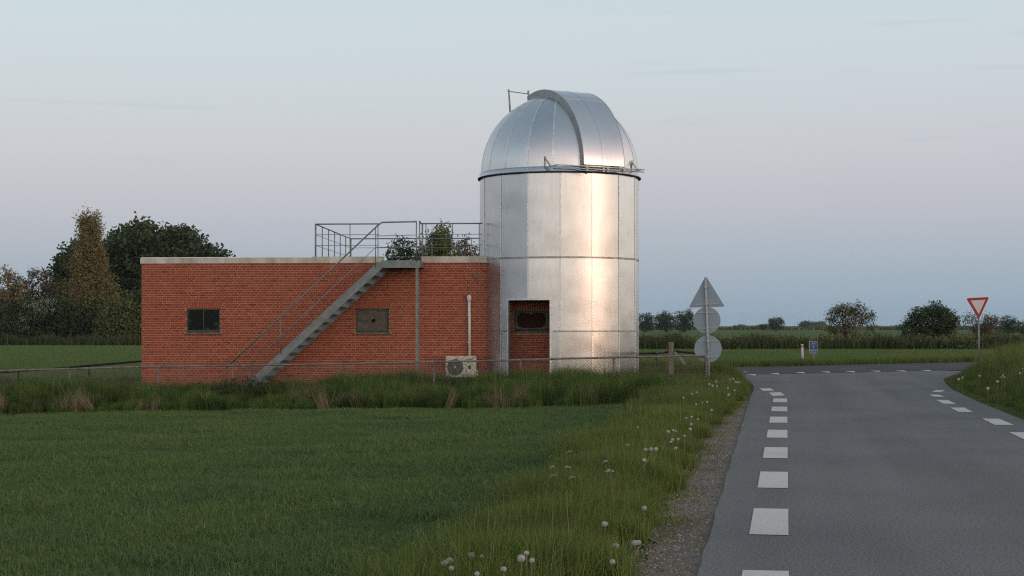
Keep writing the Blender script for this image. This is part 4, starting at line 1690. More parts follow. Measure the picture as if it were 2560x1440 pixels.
mk = thing('marker_post', 'white roadside marker post with a red reflector band', 'marker post')
mb = MB()
pt, pb = px(2005.3, 860.5, 67), px(2006.5, 905, 67)
for (f0, f1, m_, nm_) in ((0.0, 0.82, M['sign_white'], 'shaft'), (0.905, 1.0, M['sign_white'], 'top')):
    mb = MB()
    a, b = pb + (pt - pb) * f0, pb + (pt - pb) * f1
    mb.tube([a, b], 0.052, 10)
    mb.build(nm_, m_, mk, True)
mb = MB()
mb.tube([pb + (pt - pb) * 0.82, pb + (pt - pb) * 0.905], 0.053, 10)
mb.build('reflector', M['marker_red'], mk, True)

# ------------------------------------------------------------------ trees
def leaf_cloud(blobs, n_clump, per, rc, leaf, seed, flat=0.75, shell=0.55, droop=0.0):
    r = np.random.default_rng(seed)
    vol = np.array([b[3] * b[4] * b[5] for b in blobs], float) ** 0.75
    idx = r.choice(len(blobs), n_clump, p=vol / vol.sum())
    B = np.array(blobs, float)[idx]
    d = r.normal(size=(n_clump, 3))
    d /= np.linalg.norm(d, axis=1)[:, None]
    rad = shell + (1 - shell) * r.random(n_clump) ** 0.6
    rad *= r.uniform(0.82, 1.12, n_clump)
    C = B[:, :3] + d * rad[:, None] * B[:, 3:6]
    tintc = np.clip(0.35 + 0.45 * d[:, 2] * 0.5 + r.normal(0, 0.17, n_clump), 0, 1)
    n = n_clump * per
    ci = np.repeat(np.arange(n_clump), per)
    off = r.normal(size=(n, 3)) * rc * np.array([1, 1, flat]) * 0.55
    P = C[ci] + off
    P[:, 2] -= droop * np.linalg.norm(off[:, :2], axis=1)
    a = r.normal(size=(n, 3))
    a /= np.linalg.norm(a, axis=1)[:, None]
    b = np.cross(a, r.normal(size=(n, 3)))
    b /= np.linalg.norm(b, axis=1)[:, None]
    s = leaf * r.uniform(0.6, 1.3, n)[:, None]
    V = np.stack([P - a * s, P + b * s * 0.55, P + a * s, P - b * s * 0.55], 1).reshape(-1, 3)
    F = np.arange(4 * n).reshape(-1, 4)
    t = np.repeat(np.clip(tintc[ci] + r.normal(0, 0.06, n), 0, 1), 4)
    return V, F, t, C


def tree(name, label, cat, base, blobs, n_clump, per, rc, leaf, m, trunk_r, th, seed, group=None, stems=1, limbs=10, bark=None, flat=0.75, shell=0.5, spread=0.0):
    base = Vector(base)
    t = thing(name, label, cat, base, group)
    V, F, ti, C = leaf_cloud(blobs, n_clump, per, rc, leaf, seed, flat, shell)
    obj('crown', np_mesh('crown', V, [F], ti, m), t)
    r = random.Random(seed)
    bark = bark or M['trunk']
    for k in range(stems):
        mb = MB()
        a = r.random() * 6.28
        dx, dy = (math.cos(a) * spread, math.sin(a) * spread) if stems > 1 else (0, 0)
        top = Vector((dx + r.uniform(-.1, .1) * th * .2, dy, th))
        base_off = Vector((dx * 0.12, dy * 0.12, -0.3))
        mid = base_off.lerp(top, 0.5) + Vector((r.uniform(-1, 1), r.uniform(-1, 1), 0)) * th * 0.03
        mb.tube([base_off, mid, top], [trunk_r, trunk_r * 0.7, trunk_r * 0.35], 7)
        cs = [Vector(c) for c in C]
        for q in range(limbs):
            tgt = cs[r.randrange(len(cs))]
            f = r.uniform(0.3, 0.95)
            st = base_off.lerp(top, f) if f < 0.5 else mid.lerp(top, (f - 0.5) * 2)
            md = st.lerp(tgt, 0.5) + Vector((0, 0, 0.08 * (tgt - st).length))
            mb.tube([st, md, tgt], [trunk_r * 0.38, trunk_r * 0.25, trunk_r * 0.08], 5)
        mb.build('trunk' if k == 0 else 'stem', bark, t, True)
    return t


def pz(x, y, Y):
    return px(x, y, Y)


G0 = -0.3
# left wood edge, about 150-175 m away (27 px per metre of the photo)
k = 165 / FPX
tree('poplar_tree', 'tall narrow bronze poplar rising above the hedge at the left', 'tree', (px(222, 0, 158).x, 158, G0),
     [(-0.35, 0, 12.0, 0.75, 0.8, 1.3), (0.55, 0, 11.9, 0.7, 0.8, 1.2), (0, 0, 10.2, 1.4, 1.3, 2.0), (0, 0, 7.6, 1.85, 1.6, 2.6), (0.2, 0, 5.2, 2.4, 2.0, 2.6), (0.3, 0, 2.8, 2.9, 2.2, 2.2), (-0.9, 0, 8.4, 0.7, 0.8, 1.8), (0.9, 0, 8.2, 0.8, 0.8, 1.8)], 1500, 28, 0.45, 0.105, M['leaf_brown'], 0.22, 12.6, 11, limbs=40, flat=1.5, shell=0.1)
tree('broadleaf_tree', 'broad dark green tree showing over the left end of the flat roof', 'tree', (px(405, 0, 175).x, 175, G0),
     [(-2.0, 0, 9.6, 4.2, 4.0, 3.7), (1.6, 0, 9.4, 3.8, 3.8, 3.2), (4.6, 0, 8.2, 2.9, 3.0, 2.6), (6.6, 0, 7.2, 1.6, 2.0, 1.7), (-5.0, 0, 8.8, 2.3, 2.8, 3.6), (-4.5, 0, 5.2, 3.0, 3.0, 3.6), (0, 0, 6.0, 5.5, 4.0, 3.2)], 1500, 34, 0.75, 0.24, M['leaf_dark'], 0.4, 7.5, 12, limbs=22, shell=0.5)
tree('broadleaf_tree', 'dark tree half hidden behind the bronze poplar', 'tree', (px(195, 0, 170).x, 170, G0),
     [(0, 0, 6.8, 2.5, 2.4, 3.6), (-1.2, 0, 7.6, 1.4, 1.5, 2.2), (0.4, 0, 8.8, 1.8, 1.8, 2.2), (-0.6, 0, 4.2, 2.6, 2.2, 2.4)], 520, 32, 0.65, 0.22, M['leaf_dark'], 0.25, 6.0, 13, limbs=14, shell=0.4)
for i, (x, top, w, lab, mm) in enumerate(((22, 668, 95, 'bronze leafy tree at the very left edge of the hedge', 'leaf_brown'), (95, 655, 80, 'thin twiggy tree left of the poplar above the hedge', 'leaf_twiggy'),
                                          (140, 690, 70, 'small olive tree just left of the poplar foot', 'leaf_olive'))):
    Y = 162 + i * 2
    kk = Y / FPX
    h = (HOR - top) * kk + CAM_Z - G0
    r0 = w * kk / 2
    tree('hedge_tree', lab, 'tree', (px(x, 0, Y).x, Y, G0), [(0, 0, h * 0.72, r0, r0, h * 0.27), (r0 * 0.4, 0, h * 0.5, r0 * 1.1, r0, h * 0.3), (-r0 * 0.4, 0, h * 0.45, r0, r0, h * 0.3)],
         240 if mm != 'leaf_twiggy' else 120, 24, 0.5, 0.15, M[mm], 0.14, h * 0.7, 20 + i, group='small trees in the left hedge', limbs=16, shell=0.3)
shr_ = [(60, 745, 100, 'dark hedge shrub at the left, its right half dusted with white blossom', 'leaf_dark'), (150, 735, 120, 'dense dark shrub below the poplar', 'leaf_dark'), (235, 738, 110, 'olive green shrub right of the blossoming hawthorn', 'leaf_mid'),
        (300, 735, 90, 'dark olive shrub in the hedge beside the brick corner', 'leaf_mid'), (352, 720, 90, 'tall dark shrub touching the left corner of the brick wall', 'leaf_dark'), (-30, 752, 110, 'dark hedge shrub at the left frame edge', 'leaf_dark')]
for i, (x, top, w, lab, mm) in enumerate(shr_):
    Y = 154 + (i % 3) * 1.5
    kk = Y / FPX
    h = (HOR - top) * kk + CAM_Z - G0
    r0 = w * kk / 2
    tree('hedge_shrub', lab, 'shrub', (px(x, 0, Y).x, Y, G0), [(0, 0, h * 0.62, r0, r0 * 0.8, h * 0.38), (r0 * 0.5, 0, h * 0.4, r0 * 0.8, r0 * 0.7, h * 0.36), (-r0 * 0.5, 0, h * 0.38, r0 * 0.8, r0 * 0.7, h * 0.34), (0, -0.4, h * 0.25, r0 * 1.1, r0 * 0.7, h * 0.25)],
         330, 26, 0.5, 0.16, M[mm], 0.1, h * 0.5, 40 + i, group='shrubs of the left hedge', limbs=10, shell=0.45)
Y = 152.0
V, F, ti, C = leaf_cloud([(px(118, 0, Y).x, Y, 3.6, 1.1, 0.8, 1.0), (px(80, 0, Y).x, Y, 3.1, 1.0, 0.7, 1.0), (px(55, 0, Y).x, Y, 1.9, 0.7, 0.5, 0.7), (px(100, 0, Y).x, Y, 4.2, 0.9, 0.6, 0.5)], 65, 9, 0.35, 0.055, 77)
bl = obj('hawthorn_blossom', np_mesh('hawthorn_blossom', V, [F], ti, M['blossom']))
tag(bl, 'white blossom sprays scattered over the dark hedge at the left', 'blossom', kind='stuff')

# trees seen over the roof
for i, (x, top, w, bot, lab, mm, nc, Y) in enumerate((
        (1008, 596, 100, 680, 'dark leafy tree top showing under the roof railing beside the landing', 'leaf_dark', 330, 84), (1102, 557, 78, 690, 'tallest green tree top showing behind the roof railing', 'leaf_mid', 280, 82),
        (1052, 600, 84, 690, 'brown twiggy tree top between the two green ones over the roof', 'leaf_twiggy', 150, 88), (1168, 598, 80, 690, 'brown twiggy tree top next to the tower over the roof', 'leaf_twiggy', 200, 88))):
    kk = Y / FPX
    h = (HOR - top) * kk + CAM_Z - G0
    r0 = w * kk / 2
    tree('roadside_tree', lab, 'tree', (px(x, 0, Y).x, Y, G0), [(0, 0, h - r0 * 1.1, r0 * 0.85, r0 * 0.85, r0 * 1.15), (r0 * 0.15, 0, h - r0 * 2.2, r0, r0, r0 * 1.3), (-r0 * 0.35, 0, h - r0 * 1.9, r0 * 0.7, r0 * 0.7, r0 * 1.1), (0, 0, h - r0 * 3.4, r0 * 1.15, r0, r0 * 1.3)],
         nc, 22, 0.24, 0.085, M[mm], 0.10, h - r0, 60 + i, group='tree tops behind the roof', limbs=30, shell=0.25, flat=1.2)

# right side: shrubs on the ditch bank
TY = 112.0
def rt(name, label, x, top, w, bot, mm, nc, leafs, Y, seed, **kw):
    kk = Y / FPX
    base = -0.03
    h = (HOR - top) * kk + CAM_Z - base
    r0 = w * kk / 2
    hb = h - (bot - top) * kk
    return r0, h, kk


kk = TY / FPX
tree('field_shrub', 'wide vase-shaped shrub with bare pale stems on the ditch bank', 'shrub', (px(2128, 0, TY).x, TY, 0.0),
     [(-0.7, 0, 2.75, 0.75, 0.8, 0.45), (0.3, 0, 2.8, 0.8, 0.8, 0.45), (1.25, 0, 2.2, 0.55, 0.6, 0.45), (-1.35, 0, 2.2, 0.45, 0.6, 0.5), (0, 0, 2.1, 1.4, 0.9, 0.6), (1.35, 0, 1.5, 0.45, 0.6, 0.4), (-1.1, 0, 1.3, 0.7, 0.6, 0.5)],
     210, 22, 0.22, 0.06, M['leaf_olive'], 0.07, 2.3, 81, stems=8, limbs=7, bark=M['trunk_pale'], spread=1.0, shell=0.3, flat=1.2)
tree('field_shrub', 'dense rounded dark green shrub on the ditch bank', 'shrub', (px(2328, 0, TY).x, TY, 0.0),
     [(0, 0, 1.9, 1.7, 1.3, 1.2), (0.3, 0, 2.7, 0.9, 0.8, 0.55), (-0.9, 0, 2.3, 0.8, 0.8, 0.6), (1.2, 0, 2.0, 0.8, 0.8, 0.7), (-1.3, 0, 1.3, 0.8, 0.8, 0.8), (0.4, 0, 1.0, 1.4, 1.0, 0.9)],
     420, 26, 0.26, 0.075, M['leaf_dark'], 0.12, 1.8, 82, stems=3, limbs=10, spread=0.5, shell=0.35)
tree('field_shrub', 'brownish sparse shrub behind the give way sign', 'shrub', (px(2455, 0, TY + 1).x, TY + 1, 0.0),
     [(-0.75, 0, 2.1, 0.65, 0.7, 0.5), (0.4, 0, 1.9, 0.85, 0.7, 0.6), (0.7, 0, 1.2, 0.7, 0.7, 0.9), (-0.4, 0, 1.3, 0.6, 0.6, 0.5)],
     170, 22, 0.22, 0.05, M['leaf_twiggy'], 0.06, 1.9, 83, stems=5, limbs=9, spread=0.7, shell=0.3, flat=1.2)
far = [(1614, 780, 46, 830, 'leaf_dark', 420, 'first far round tree from the tower edge'), (1664, 778, 54, 830, 'leaf_dark', 420, 'middle far round tree between the tower and the sign post'), (1712, 771, 50, 826, 'leaf_dark', 400, 'far round tree just left of the sign post'),
       (1941, 792, 40, 824, 'leaf_dark', 520, 'lone far dark tree standing on the horizon'), (1908, 809, 20, 822, 'leaf_dark', 560, 'tiny bush left of the lone horizon tree'), (2018, 804, 40, 820, 'leaf_dark', 1300, 'bluish distant tree clump left of the vase-shaped shrub'), (2050, 803, 26, 820, 'leaf_dark', 1300, 'second bluish distant tree touching the vase-shaped shrub'),
       (2520, 788, 46, 826, 'leaf_dark', 260, 'far dark green tree at the right frame edge'), (2556, 802, 40, 826, 'leaf_mid', 265, 'low bush by the right frame edge'), (2252, 815, 24, 822, 'leaf_dark', 560, 'tiny far bush left of the dense round shrub')]
for i, (x, top, w, bot, mm, Y, lab) in enumerate(far):
    kk = Y / FPX
    h = (HOR - top) * kk + CAM_Z
    r0 = w * kk / 2
    tree('distant_tree', lab, 'tree', (px(x, 0, Y).x, Y, 0), [(0, 0, h * 0.66, r0, r0, h * 0.34), (r0 * 0.4, 0, h * 0.5, r0 * 0.7, r0 * 0.7, h * 0.36), (-r0 * 0.45, 0, h * 0.45, r0 * 0.65, r0 * 0.7, h * 0.34), (0, 0, h * 0.25, r0 * 0.8, r0 * 0.7, h * 0.25)],
         170, 18, 0.25 * r0, 0.075 * r0, M[mm], 0.06 * h, h * 0.6, 100 + i, group='trees along the far horizon', limbs=8, shell=0.4)


# hedgerow at the horizon and reed-grown ditch bank
def mass(name, label, x0, x1, yfun, depth, hfun, n, leafw, m, seed, grass=True, kind='stuff'):
    r = np.random.default_rng(seed)
    X = r.uniform(x0, x1, n)
    Y = np.array([yfun(x) for x in X]) + r.uniform(0, depth, n)
    H = np.array([hfun(x) for x in X]) * r.uniform(0.55, 1.1, n)
    base = np.array([gz(a, b) for a, b in zip(X, Y)])
    ang = r.uniform(0, 6.28, n)
    wv = np.stack([np.cos(ang), np.sin(ang), 0 * ang], 1) * (leafw * r.uniform(0.6, 1.4, n))[:, None]
    ln = r.normal(0, 0.16, (n, 2)) * H[:, None]
    B = np.stack([X, Y, base - 0.05], 1)
    T = B + np.stack([ln[:, 0], ln[:, 1], H], 1)
    Mi = (B + T) / 2 + r.normal(0, 0.04, (n, 3))
    V = np.stack([B - wv, B + wv, Mi + wv * 0.8, T, Mi - wv * 0.8], 1).reshape(-1, 3)
    F = np.array([0, 1, 2, 4])[None, :] + 5 * np.arange(n)[:, None]
    F3 = np.array([4, 2, 3])[None, :] + 5 * np.arange(n)[:, None]
    t = np.repeat(np.clip(r.beta(2, 2.6, n), 0, 1), 5)
    o = obj(name, np_mesh(name, V, [F, F3], t, m))
    return tag(o, label, 'vegetation', kind=kind)


hv = lambda x: 1.0 + 0.18 * math.sin(x * 0.8) + 0.14 * math.sin(x * 2.3 + 1)
mass('ditch_reeds', 'dark overgrown reed bank along the ditch behind the far field', 4, 44, lambda x: 106.8, 7.0, hv, 9000, 0.05, M['reed'], 5)
V, F, ti, C = leaf_cloud([(x_, 107.6 + 3.0 * random.random(), 0.42, 1.5, 1.2, random.uniform(0.42, 0.62)) for x_ in np.arange(4, 44, 1.3)], 1500, 22, 0.3, 0.085, 55)
tag(obj('ditch_scrub', np_mesh('ditch_scrub', V, [F], ti, M['leaf_mid'])), 'low tangled scrub growing through the ditch bank beyond the far field', 'scrub', kind='stuff')
mass('ditch_reeds', 'rough dark grass bank below the left hedge', -64, -12, lambda x: 147.5, 5.0, lambda x: 1.1 + 0.2 * math.sin(x * 1.7), 9000, 0.06, M['reed'], 6)
mass('horizon_hedge', 'thin dark hedgerow drawn along the horizon', 15, 280, lambda x: 640 + 0 * x, 6.0, lambda x: 1.9 + 0.5 * math.sin(x * 0.21) + 0.4 * math.sin(x * 0.57), 6000, 0.45, M['leaf_mid'], 8)

# ------------------------------------------------------------------ grass (instanced patches)
def blades(n, rad, h0, h1, w, lean, seed, tmin=0.0, tmax=0.8, dry=0.04, square=True, curl=0.5):
    r = np.random.default_rng(seed)
    if square:
        xy = r.uniform(-rad, rad, (n, 2))
    else:
        a, q = r.uniform(0, 6.28, n), rad * np.sqrt(r.random(n))
        xy = np.stack([q * np.cos(a), q * np.sin(a)], 1)
    H = r.uniform(h0, h1, n)
    an = r.uniform(0, 6.28, n)
    le = np.abs(r.normal(0, lean, n)) * H
    d = np.stack([np.cos(an), np.sin(an)], 1)
    a2 = r.uniform(0, 6.28, n)
    wv = np.stack([np.cos(a2), np.sin(a2), 0 * a2], 1) * (w * r.uniform(0.6, 1.3, n))[:, None]
    B = np.concatenate([xy, np.full((n, 1), -0.03)], 1)
    Mi = B + np.concatenate([d * (le * (1 - curl) * 0.5)[:, None], (H * 0.58)[:, None]], 1)
    T = B + np.concatenate([d * le[:, None], np.maximum(H - le * 0.35, 0.3 * H)[:, None]], 1)
    V = np.stack([B - wv, B + wv, Mi + wv * 0.8, T, Mi - wv * 0.8], 1).reshape(-1, 3)
    F = np.array([0, 1, 2, 4])[None, :] + 5 * np.arange(n)[:, None]
    F3 = np.array([4, 2, 3])[None, :] + 5 * np.arange(n)[:, None]
    t = r.uniform(tmin, tmax, n)
    t[r.random(n) < dry] = 1.0
    return V, [F, F3], np.repeat(t, 5)


def patch_set(name, mats, specs):
    c = bpy.data.collections.new(name)
    for i, (m, sp_) in enumerate(zip(mats, specs)):
        V, F, t = blades(**sp_)
        c.objects.link(bpy.data.objects.new('%s_%d' % (name, i), np_mesh(name, V, F, t, m)))
    return c


def scatter(name, pts, coll, label, cat):
    """pts: (x, y, z, rotz, tiltx, tilty, scale, pick)"""
    P = np.array(pts, np.float32)
    me = bpy.data.meshes.new(name)
    me.vertices.add(len(P))
    me.vertices.foreach_set('co', P[:, :3].ravel())
    for nm, ty, key, data in (('rot', 'FLOAT_VECTOR', 'vector', np.stack([P[:, 4], P[:, 5], P[:, 3]], 1)), ('scl', 'FLOAT', 'value', P[:, 6]), ('pick', 'INT', 'value', P[:, 7].astype(np.int32))):
        me.attributes.new(nm, ty, 'POINT').data.foreach_set(key, data.ravel())
    o = obj(name, me)
    ng = bpy.data.node_groups.new('scatter_' + name, 'GeometryNodeTree')
    ng.interface.new_socket('Geometry', in_out='INPUT', socket_type='NodeSocketGeometry')
    ng.interface.new_socket('Geometry', in_out='OUTPUT', socket_type='NodeSocketGeometry')
    n_, l_ = ng.nodes.new, ng.links.new
    gi, go_, ip, ci = n_('NodeGroupInput'), n_('NodeGroupOutput'), n_('GeometryNodeInstanceOnPoints'), n_('GeometryNodeCollectionInfo')
    ci.inputs['Collection'].default_value = coll
    ci.inputs['Separate Children'].default_value = True
    ci.inputs['Reset Children'].default_value = True
    l_(gi.outputs[0], ip.inputs['Points'])
    l_(ci.outputs[0], ip.inputs['Instance'])
    ip.inputs['Pick Instance'].default_value = True

    def at(nm, ty):
        x = n_('GeometryNodeInputNamedAttribute')
        x.data_type = ty
        x.inputs[0].default_value = nm
        return x.outputs[0]
    l_(at('pick', 'INT'), ip.inputs['Instance Index'])
    l_(at('rot', 'FLOAT_VECTOR'), ip.inputs['Rotation'])
    l_(at('scl', 'FLOAT'), ip.inputs['Scale'])
    l_(ip.outputs[0], go_.inputs[0])
    o.modifiers.new('scatter', 'NODES').node_group = ng
    return tag(o, label, cat, kind='stuff')


def lump(x, y, s=1.0, o=0.0):
    return 0.5 + 0.25 * (math.sin(x * 0.9 * s + 1.3 * math.sin(y * 0.5 * s + o)) + math.sin(y * 1.15 * s + 0.9 * math.sin(x * 0.6 * s + 2 + o)))


VERGE_W = 2.0


def verge_w(y):
    return 1.6 + 0.25 * math.sin(y * 0.7) + 0.15 * math.sin(y * 1.9)


field_c = patch_set('field_patch', [M['field_grass']] * 4, [dict(n=760, rad=0.30, h0=0.04, h1=0.125, w=0.0032, lean=0.85, seed=200 + i, tmax=0.88, dry=0.02) for i in range(4)])
pts = []
y = 8.8
while y < 39.5:
    step = 0.34 if y < 20 else 0.42
    x = -0.345 * y - 1.5
    while x < left_edge(y) - 1.0:
        xx, yy = x + random.uniform(-.15, .15), y + random.uniform(-.15, .15)
        dl = left_edge(yy) - xx
        base_y = lerp_pts([(-14, 38.3), (-5, 36.8), (3, 34.6), (6, 33.5)], xx)
        if dl > verge_w(yy) - 0.3 and yy < base_y:
            lu = lump(xx, yy, 1.3)
            pts.append((xx, yy, gz(xx, yy), random.random() * 6.28, 0, 0, (0.72 + 0.70 * lu) * random.uniform(0.8, 1.2), random.randrange(4)))
        x += step
    y += step
for i in range(170):
    yy = 9.5 + 27 * random.random()
    xx = random.uniform(-0.34 * yy - 1, left_edge(yy) - 2.4)
    if yy < lerp_pts([(-14, 38.3), (-5, 36.8), (3, 34.6), (6, 33.5)], xx) - 0.4:
        for q in range(random.randrange(1, 4)):
            x1, y1 = xx + random.gauss(0, 0.18), yy + random.gauss(0, 0.12)
            pts.append((x1, y1, gz(x1, y1), random.random() * 6.28, 0, 0, random.uniform(1.3, 1.9), random.randrange(4)))
scatter('field_grass', pts, field_c, 'short dense green grass of the field in front of the building', 'grass')

pts = []
for i in range(7000):
    yy = random.uniform(63.5, 106.5)
    xx = random.uniform(6, 0.34 * yy + 3)
    if yy > lerp_pts(CROSS_F, xx) + 1.6:
        pts.append((xx, yy, gz(xx, yy), random.random() * 6.28, 0, 0, random.uniform(1.2, 2.2), random.randrange(4)))
for i in range(7000):
    yy = random.uniform(56, 148)
    xx = random.uniform(-0.345 * yy - 2, -0.215 * yy)
    pts.append((xx, yy, -0.3, random.random() * 6.28, 0, 0, random.uniform(1.4, 2.6), random.randrange(4)))
scatter('crop_seedlings', pts, field_c, 'low green crop of the fields beyond the building and cross road', 'crop')

verge_c = patch_set('verge_patch', [M['verge_grass']] * 8,
                    [dict(n=330, rad=0.20, h0=0.12, h1=0.40, w=0.0030, lean=0.42, seed=220 + i, tmin=0.05, tmax=0.95, dry=0.05, square=False) for i in range(4)] +
                    [dict(n=260, rad=0.18, h0=0.02, h1=0.08, w=0.0030, lean=0.9, seed=226 + i, tmin=0.2, tmax=0.95, dry=0.28, square=False) for i in range(2)] +
                    [dict(n=16, rad=0.22, h0=0.35, h1=0.62, w=0.0020, lean=0.22, seed=230 + i, tmin=0.6, tmax=0.95, dry=0.3, square=False) for i in range(2)])
pts = []
y = 8.6
while y < 50:
    e = left_edge(y)
    x = e - 3.3
    while x < e - 0.05:
        xx, yy = x + random.uniform(-.12, .12), y + random.uniform(-.12, .12)
        dl = left_edge(yy) - xx
        gw = 0.33 * (1 - sm(24, 38, yy)) + 0.05 + 0.09 * math.sin(yy * 2.3) + 0.05 * math.sin(yy * 6.1)
        w_ = verge_w(yy)
        if yy > 33:
            w_ = w_ + (yy - 33) * 0.35
        gw += random.gauss(0, 0.035)
        if gw < dl < w_ + 0.2:
            if dl < gw + 0.22:
                pk, sc_ = 4 + random.randrange(2), random.uniform(0.7, 1.5)
            else:
                pk, sc_ = random.randrange(4), (0.65 + 0.6 * lump(xx * 2, yy * 2, 1.2, 3)) * random.uniform(0.8, 1.2) * (0.55 + 0.5 * sm(gw, gw + 0.9, dl))
            if yy > 44:
                sc_ *= 1.0 + 0.6 * sm(44, 47, yy)
            pts.append((xx, yy, gz(xx, yy), random.random() * 6.28, 0, 0, sc_, pk))
            if dl > gw + 0.5 and random.random() < 0.06:
                pts.append((xx, yy, gz(xx, yy), random.random() * 6.28, 0, 0, random.uniform(0.7, 1.15), 6 + random.randrange(2)))
        x += 0.15
    y += 0.15
# small tufts on the gravel
for i in range(260):
    yy = 9.2 + 22 * random.random() ** 1.5
    xx = left_edge(yy) - random.choice((0.03, 0.06, 0.1, 0.25, 0.4))
    pts.append((xx, yy, -0.02, random.random() * 6.28, 0, 0, random.uniform(0.15, 0.4), 4 + random.randrange(2)))
# right bank and far verge of the cross road
y = 24.0
while y < 60:
    x = right_edge(y) + 0.1
    while x < min(0.345 * y + 3, right_edge(y) + 9):
        xx, yy = x + random.uniform(-.15, .15), y + random.uniform(-.15, .15)
        if yy < lerp_pts(CROSS_N, xx) - 0.35:
            dr = xx - right_edge(yy)
            sc_ = (0.5 + 1.45 * sm(0.3, 2.0, dr)) * random.choice((0.65, 0.8, 1.0, 1.35)) * random.uniform(0.9, 1.1)
            if dr > 1.0 and random.random() < 0.3:
                pts.append((xx, yy, gz(xx, yy), random.random() * 6.28, 0, 0, random.uniform(1.3, 2.0), 6 + random.randrange(2)))
            pts.append((xx, yy, gz(xx, yy), random.random() * 6.28, 0, 0, sc_, random.randrange(4) if dr > 0.4 else 4 + random.randrange(2)))
        x += 0.26
    y += 0.26
scatter('verge_grass', pts, verge_c, 'long yellowish verge grass along both sides of the road', 'grass')

tall_c = patch_set('tall_patch', [M['tall_grass']] * 3 + [M['dry_grass']] * 2,
                   [dict(n=300, rad=0.24, h0=0.35, h1=0.72, w=0.0045, lean=0.30, seed=240 + i, tmin=0.0, tmax=0.9, dry=0.05, square=False) for i in range(3)] +
                   [dict(n=60, rad=0.15, h0=0.35, h1=0.85, w=0.0034, lean=0.28, seed=246 + i, tmax=0.9, dry=0.1, square=False) for i in range(2)])
pts = []


def front_edge(x):
    return lerp_pts([(-16, 38.6), (-5, 36.9), (3, 34.8), (6, 34.0)], x)


for i in range(4300):
    xx = random.uniform(-17, 6.2)
    yy = random.uniform(front_edge(xx), 52.0 if random.random() < 0.45 else 43.2)
    if yy > 43.0:
        sl = (xx - WX0) / math.cos(ANG)
        wy = WY0 - (xx - WX0) * math.tan(ANG)
        inside_b = -0.3 < sl < WL and yy > wy - 0.25
        if inside_b or (Vector((xx, yy, 0)) - TC).length < TRAD + 0.12:
            continue
    dl = left_edge(yy) - xx
    if dl < 0.9:
        continue
    sc_ = random.choice((0.62, 0.72, 0.8, 0.9, 1.12)) * random.uniform(0.85, 1.12) * (0.62 + 0.62 * lump(xx * 1.6, yy, 1.1, 5))
    if 1.2 < xx < 3.3 and yy < 43.2:
        sc_ *= 1.18
    if xx > 3.6 and yy < 44:
        sc_ *= 0.55
    if -8.6 < xx < -6.0 and yy > 40.3:
        sc_ *= 0.7
    if yy > 43.4:
        sc_ *= 0.72
    sc_ *= 0.55 + 0.45 * sm(0, 1.6, yy - front_edge(xx))
    pts.append((xx, yy, gz(xx, yy), random.random() * 6.28, 0, 0, sc_, random.randrange(3)))
for i in range(45):
    cx = random.uniform(-13, 2.8)
    cy = front_edge(cx) + random.choice((0.0, 0.1, 0.25, 0.5, 1.2, 2.5)) + random.uniform(0, 0.3)
    for q in range(random.randrange(1, 4)):
        xx, yy = cx + random.gauss(0, 0.15), cy + random.gauss(0, 0.12)
        pts.append((xx, yy, gz(xx, yy), random.random() * 6.28, random.uniform(-0.3, 0.4), random.uniform(-0.65, 0.15), random.uniform(0.45, 1.05), 3 + random.randrange(2)))
scatter('tall_grass', pts, tall_c, 'tall rank grass with tan dead stalks along the fence and building foot', 'grass')

# far verge beyond the cross road
pts = []
for i in range(1500):
    xx = random.uniform(3, 30)
    yy = lerp_pts(CROSS_F, xx) + 0.25 + abs(random.gauss(0, 1.1))
    pts.append((xx, yy, gz(xx, yy), random.random() * 6.28, 0, 0, random.uniform(0.5, 1.15), random.randrange(4)))
scatter('far_verge_grass', pts, verge_c, 'rough grass strip between the cross road and the crop field', 'grass')

# bramble thicket by the stair foot
bx = px(600, 0, 39.6).x
V, F, ti, C = leaf_cloud([(0, 0, 0.40, 0.75, 0.8, 0.34), (-0.9, 0.1, 0.3, 0.7, 0.7, 0.3), (0.6, 0.2, 0.45, 0.55, 0.6, 0.33)], 260, 22, 0.10, 0.022, 91)
br = thing('bramble_bush', 'dark low bramble bush at the foot of the stairs', 'shrub', (bx, 39.6, yard_z(bx)))
obj('crown', np_mesh('crown', V, [F], ti, M['bramble']), br)
mb = MB()
for i in range(14):
    a = random.random() * 6.28
    mb.tube([(0.1 * math.cos(a), 0.1 * math.sin(a), -0.1), (0.5 * math.cos(a), 0.4 * math.sin(a), 0.55), (1.0 * math.cos(a), 0.7 * math.sin(a), 0.35)], 0.006, 5)
mb.build('stem', M['trunk'], br, True)

# ------------------------------------------------------------------ dandelion clocks and cow parsley
def clock_mesh(seed):
    r = random.Random(seed)
    mb = MB()
    R0 = 0.023
    n = 130
    for i in range(n):
        z = 1 - 2 * (i + 0.5) / n
        a = i * 2.39996
        q = math.sqrt(1 - z * z)
        d = Vector((q * math.cos(a), q * math.sin(a), z))
        u = d.orthogonal().normalized()
        v = d.cross(u)
        s = 0.0042 * r.uniform(0.8, 1.2)
        c = d * R0 * r.uniform(0.9, 1.06)
        mb.add([c + u * s, c + v * s, c - u * s, c - v * s], [(0, 1, 2, 3)])
        w = u * 0.0004
        mb.add([d * 0.005 - w, d * 0.005 + w, c + w, c - w], [(0, 1, 2, 3)])
    return mb.mesh('seed_head', M['fluff'])


heads = [clock_mesh(i) for i in range(3)]
mb = MB()
mb.tube([(0, 0, 0), (0.004, 0.002, 0.10), (0.0, 0.0, 0.22)], 0.0028, 6)
stem_me = mb.mesh('stem', M['stem_tan'], True)
mb = MB()
mb.tube([(0, 0, -0.006), (0, 0, 0.0), (0, 0, 0.006)], [0.004, 0.006, 0.003], 8)
core_me = mb.mesh('core', M['fluff_core'], True)


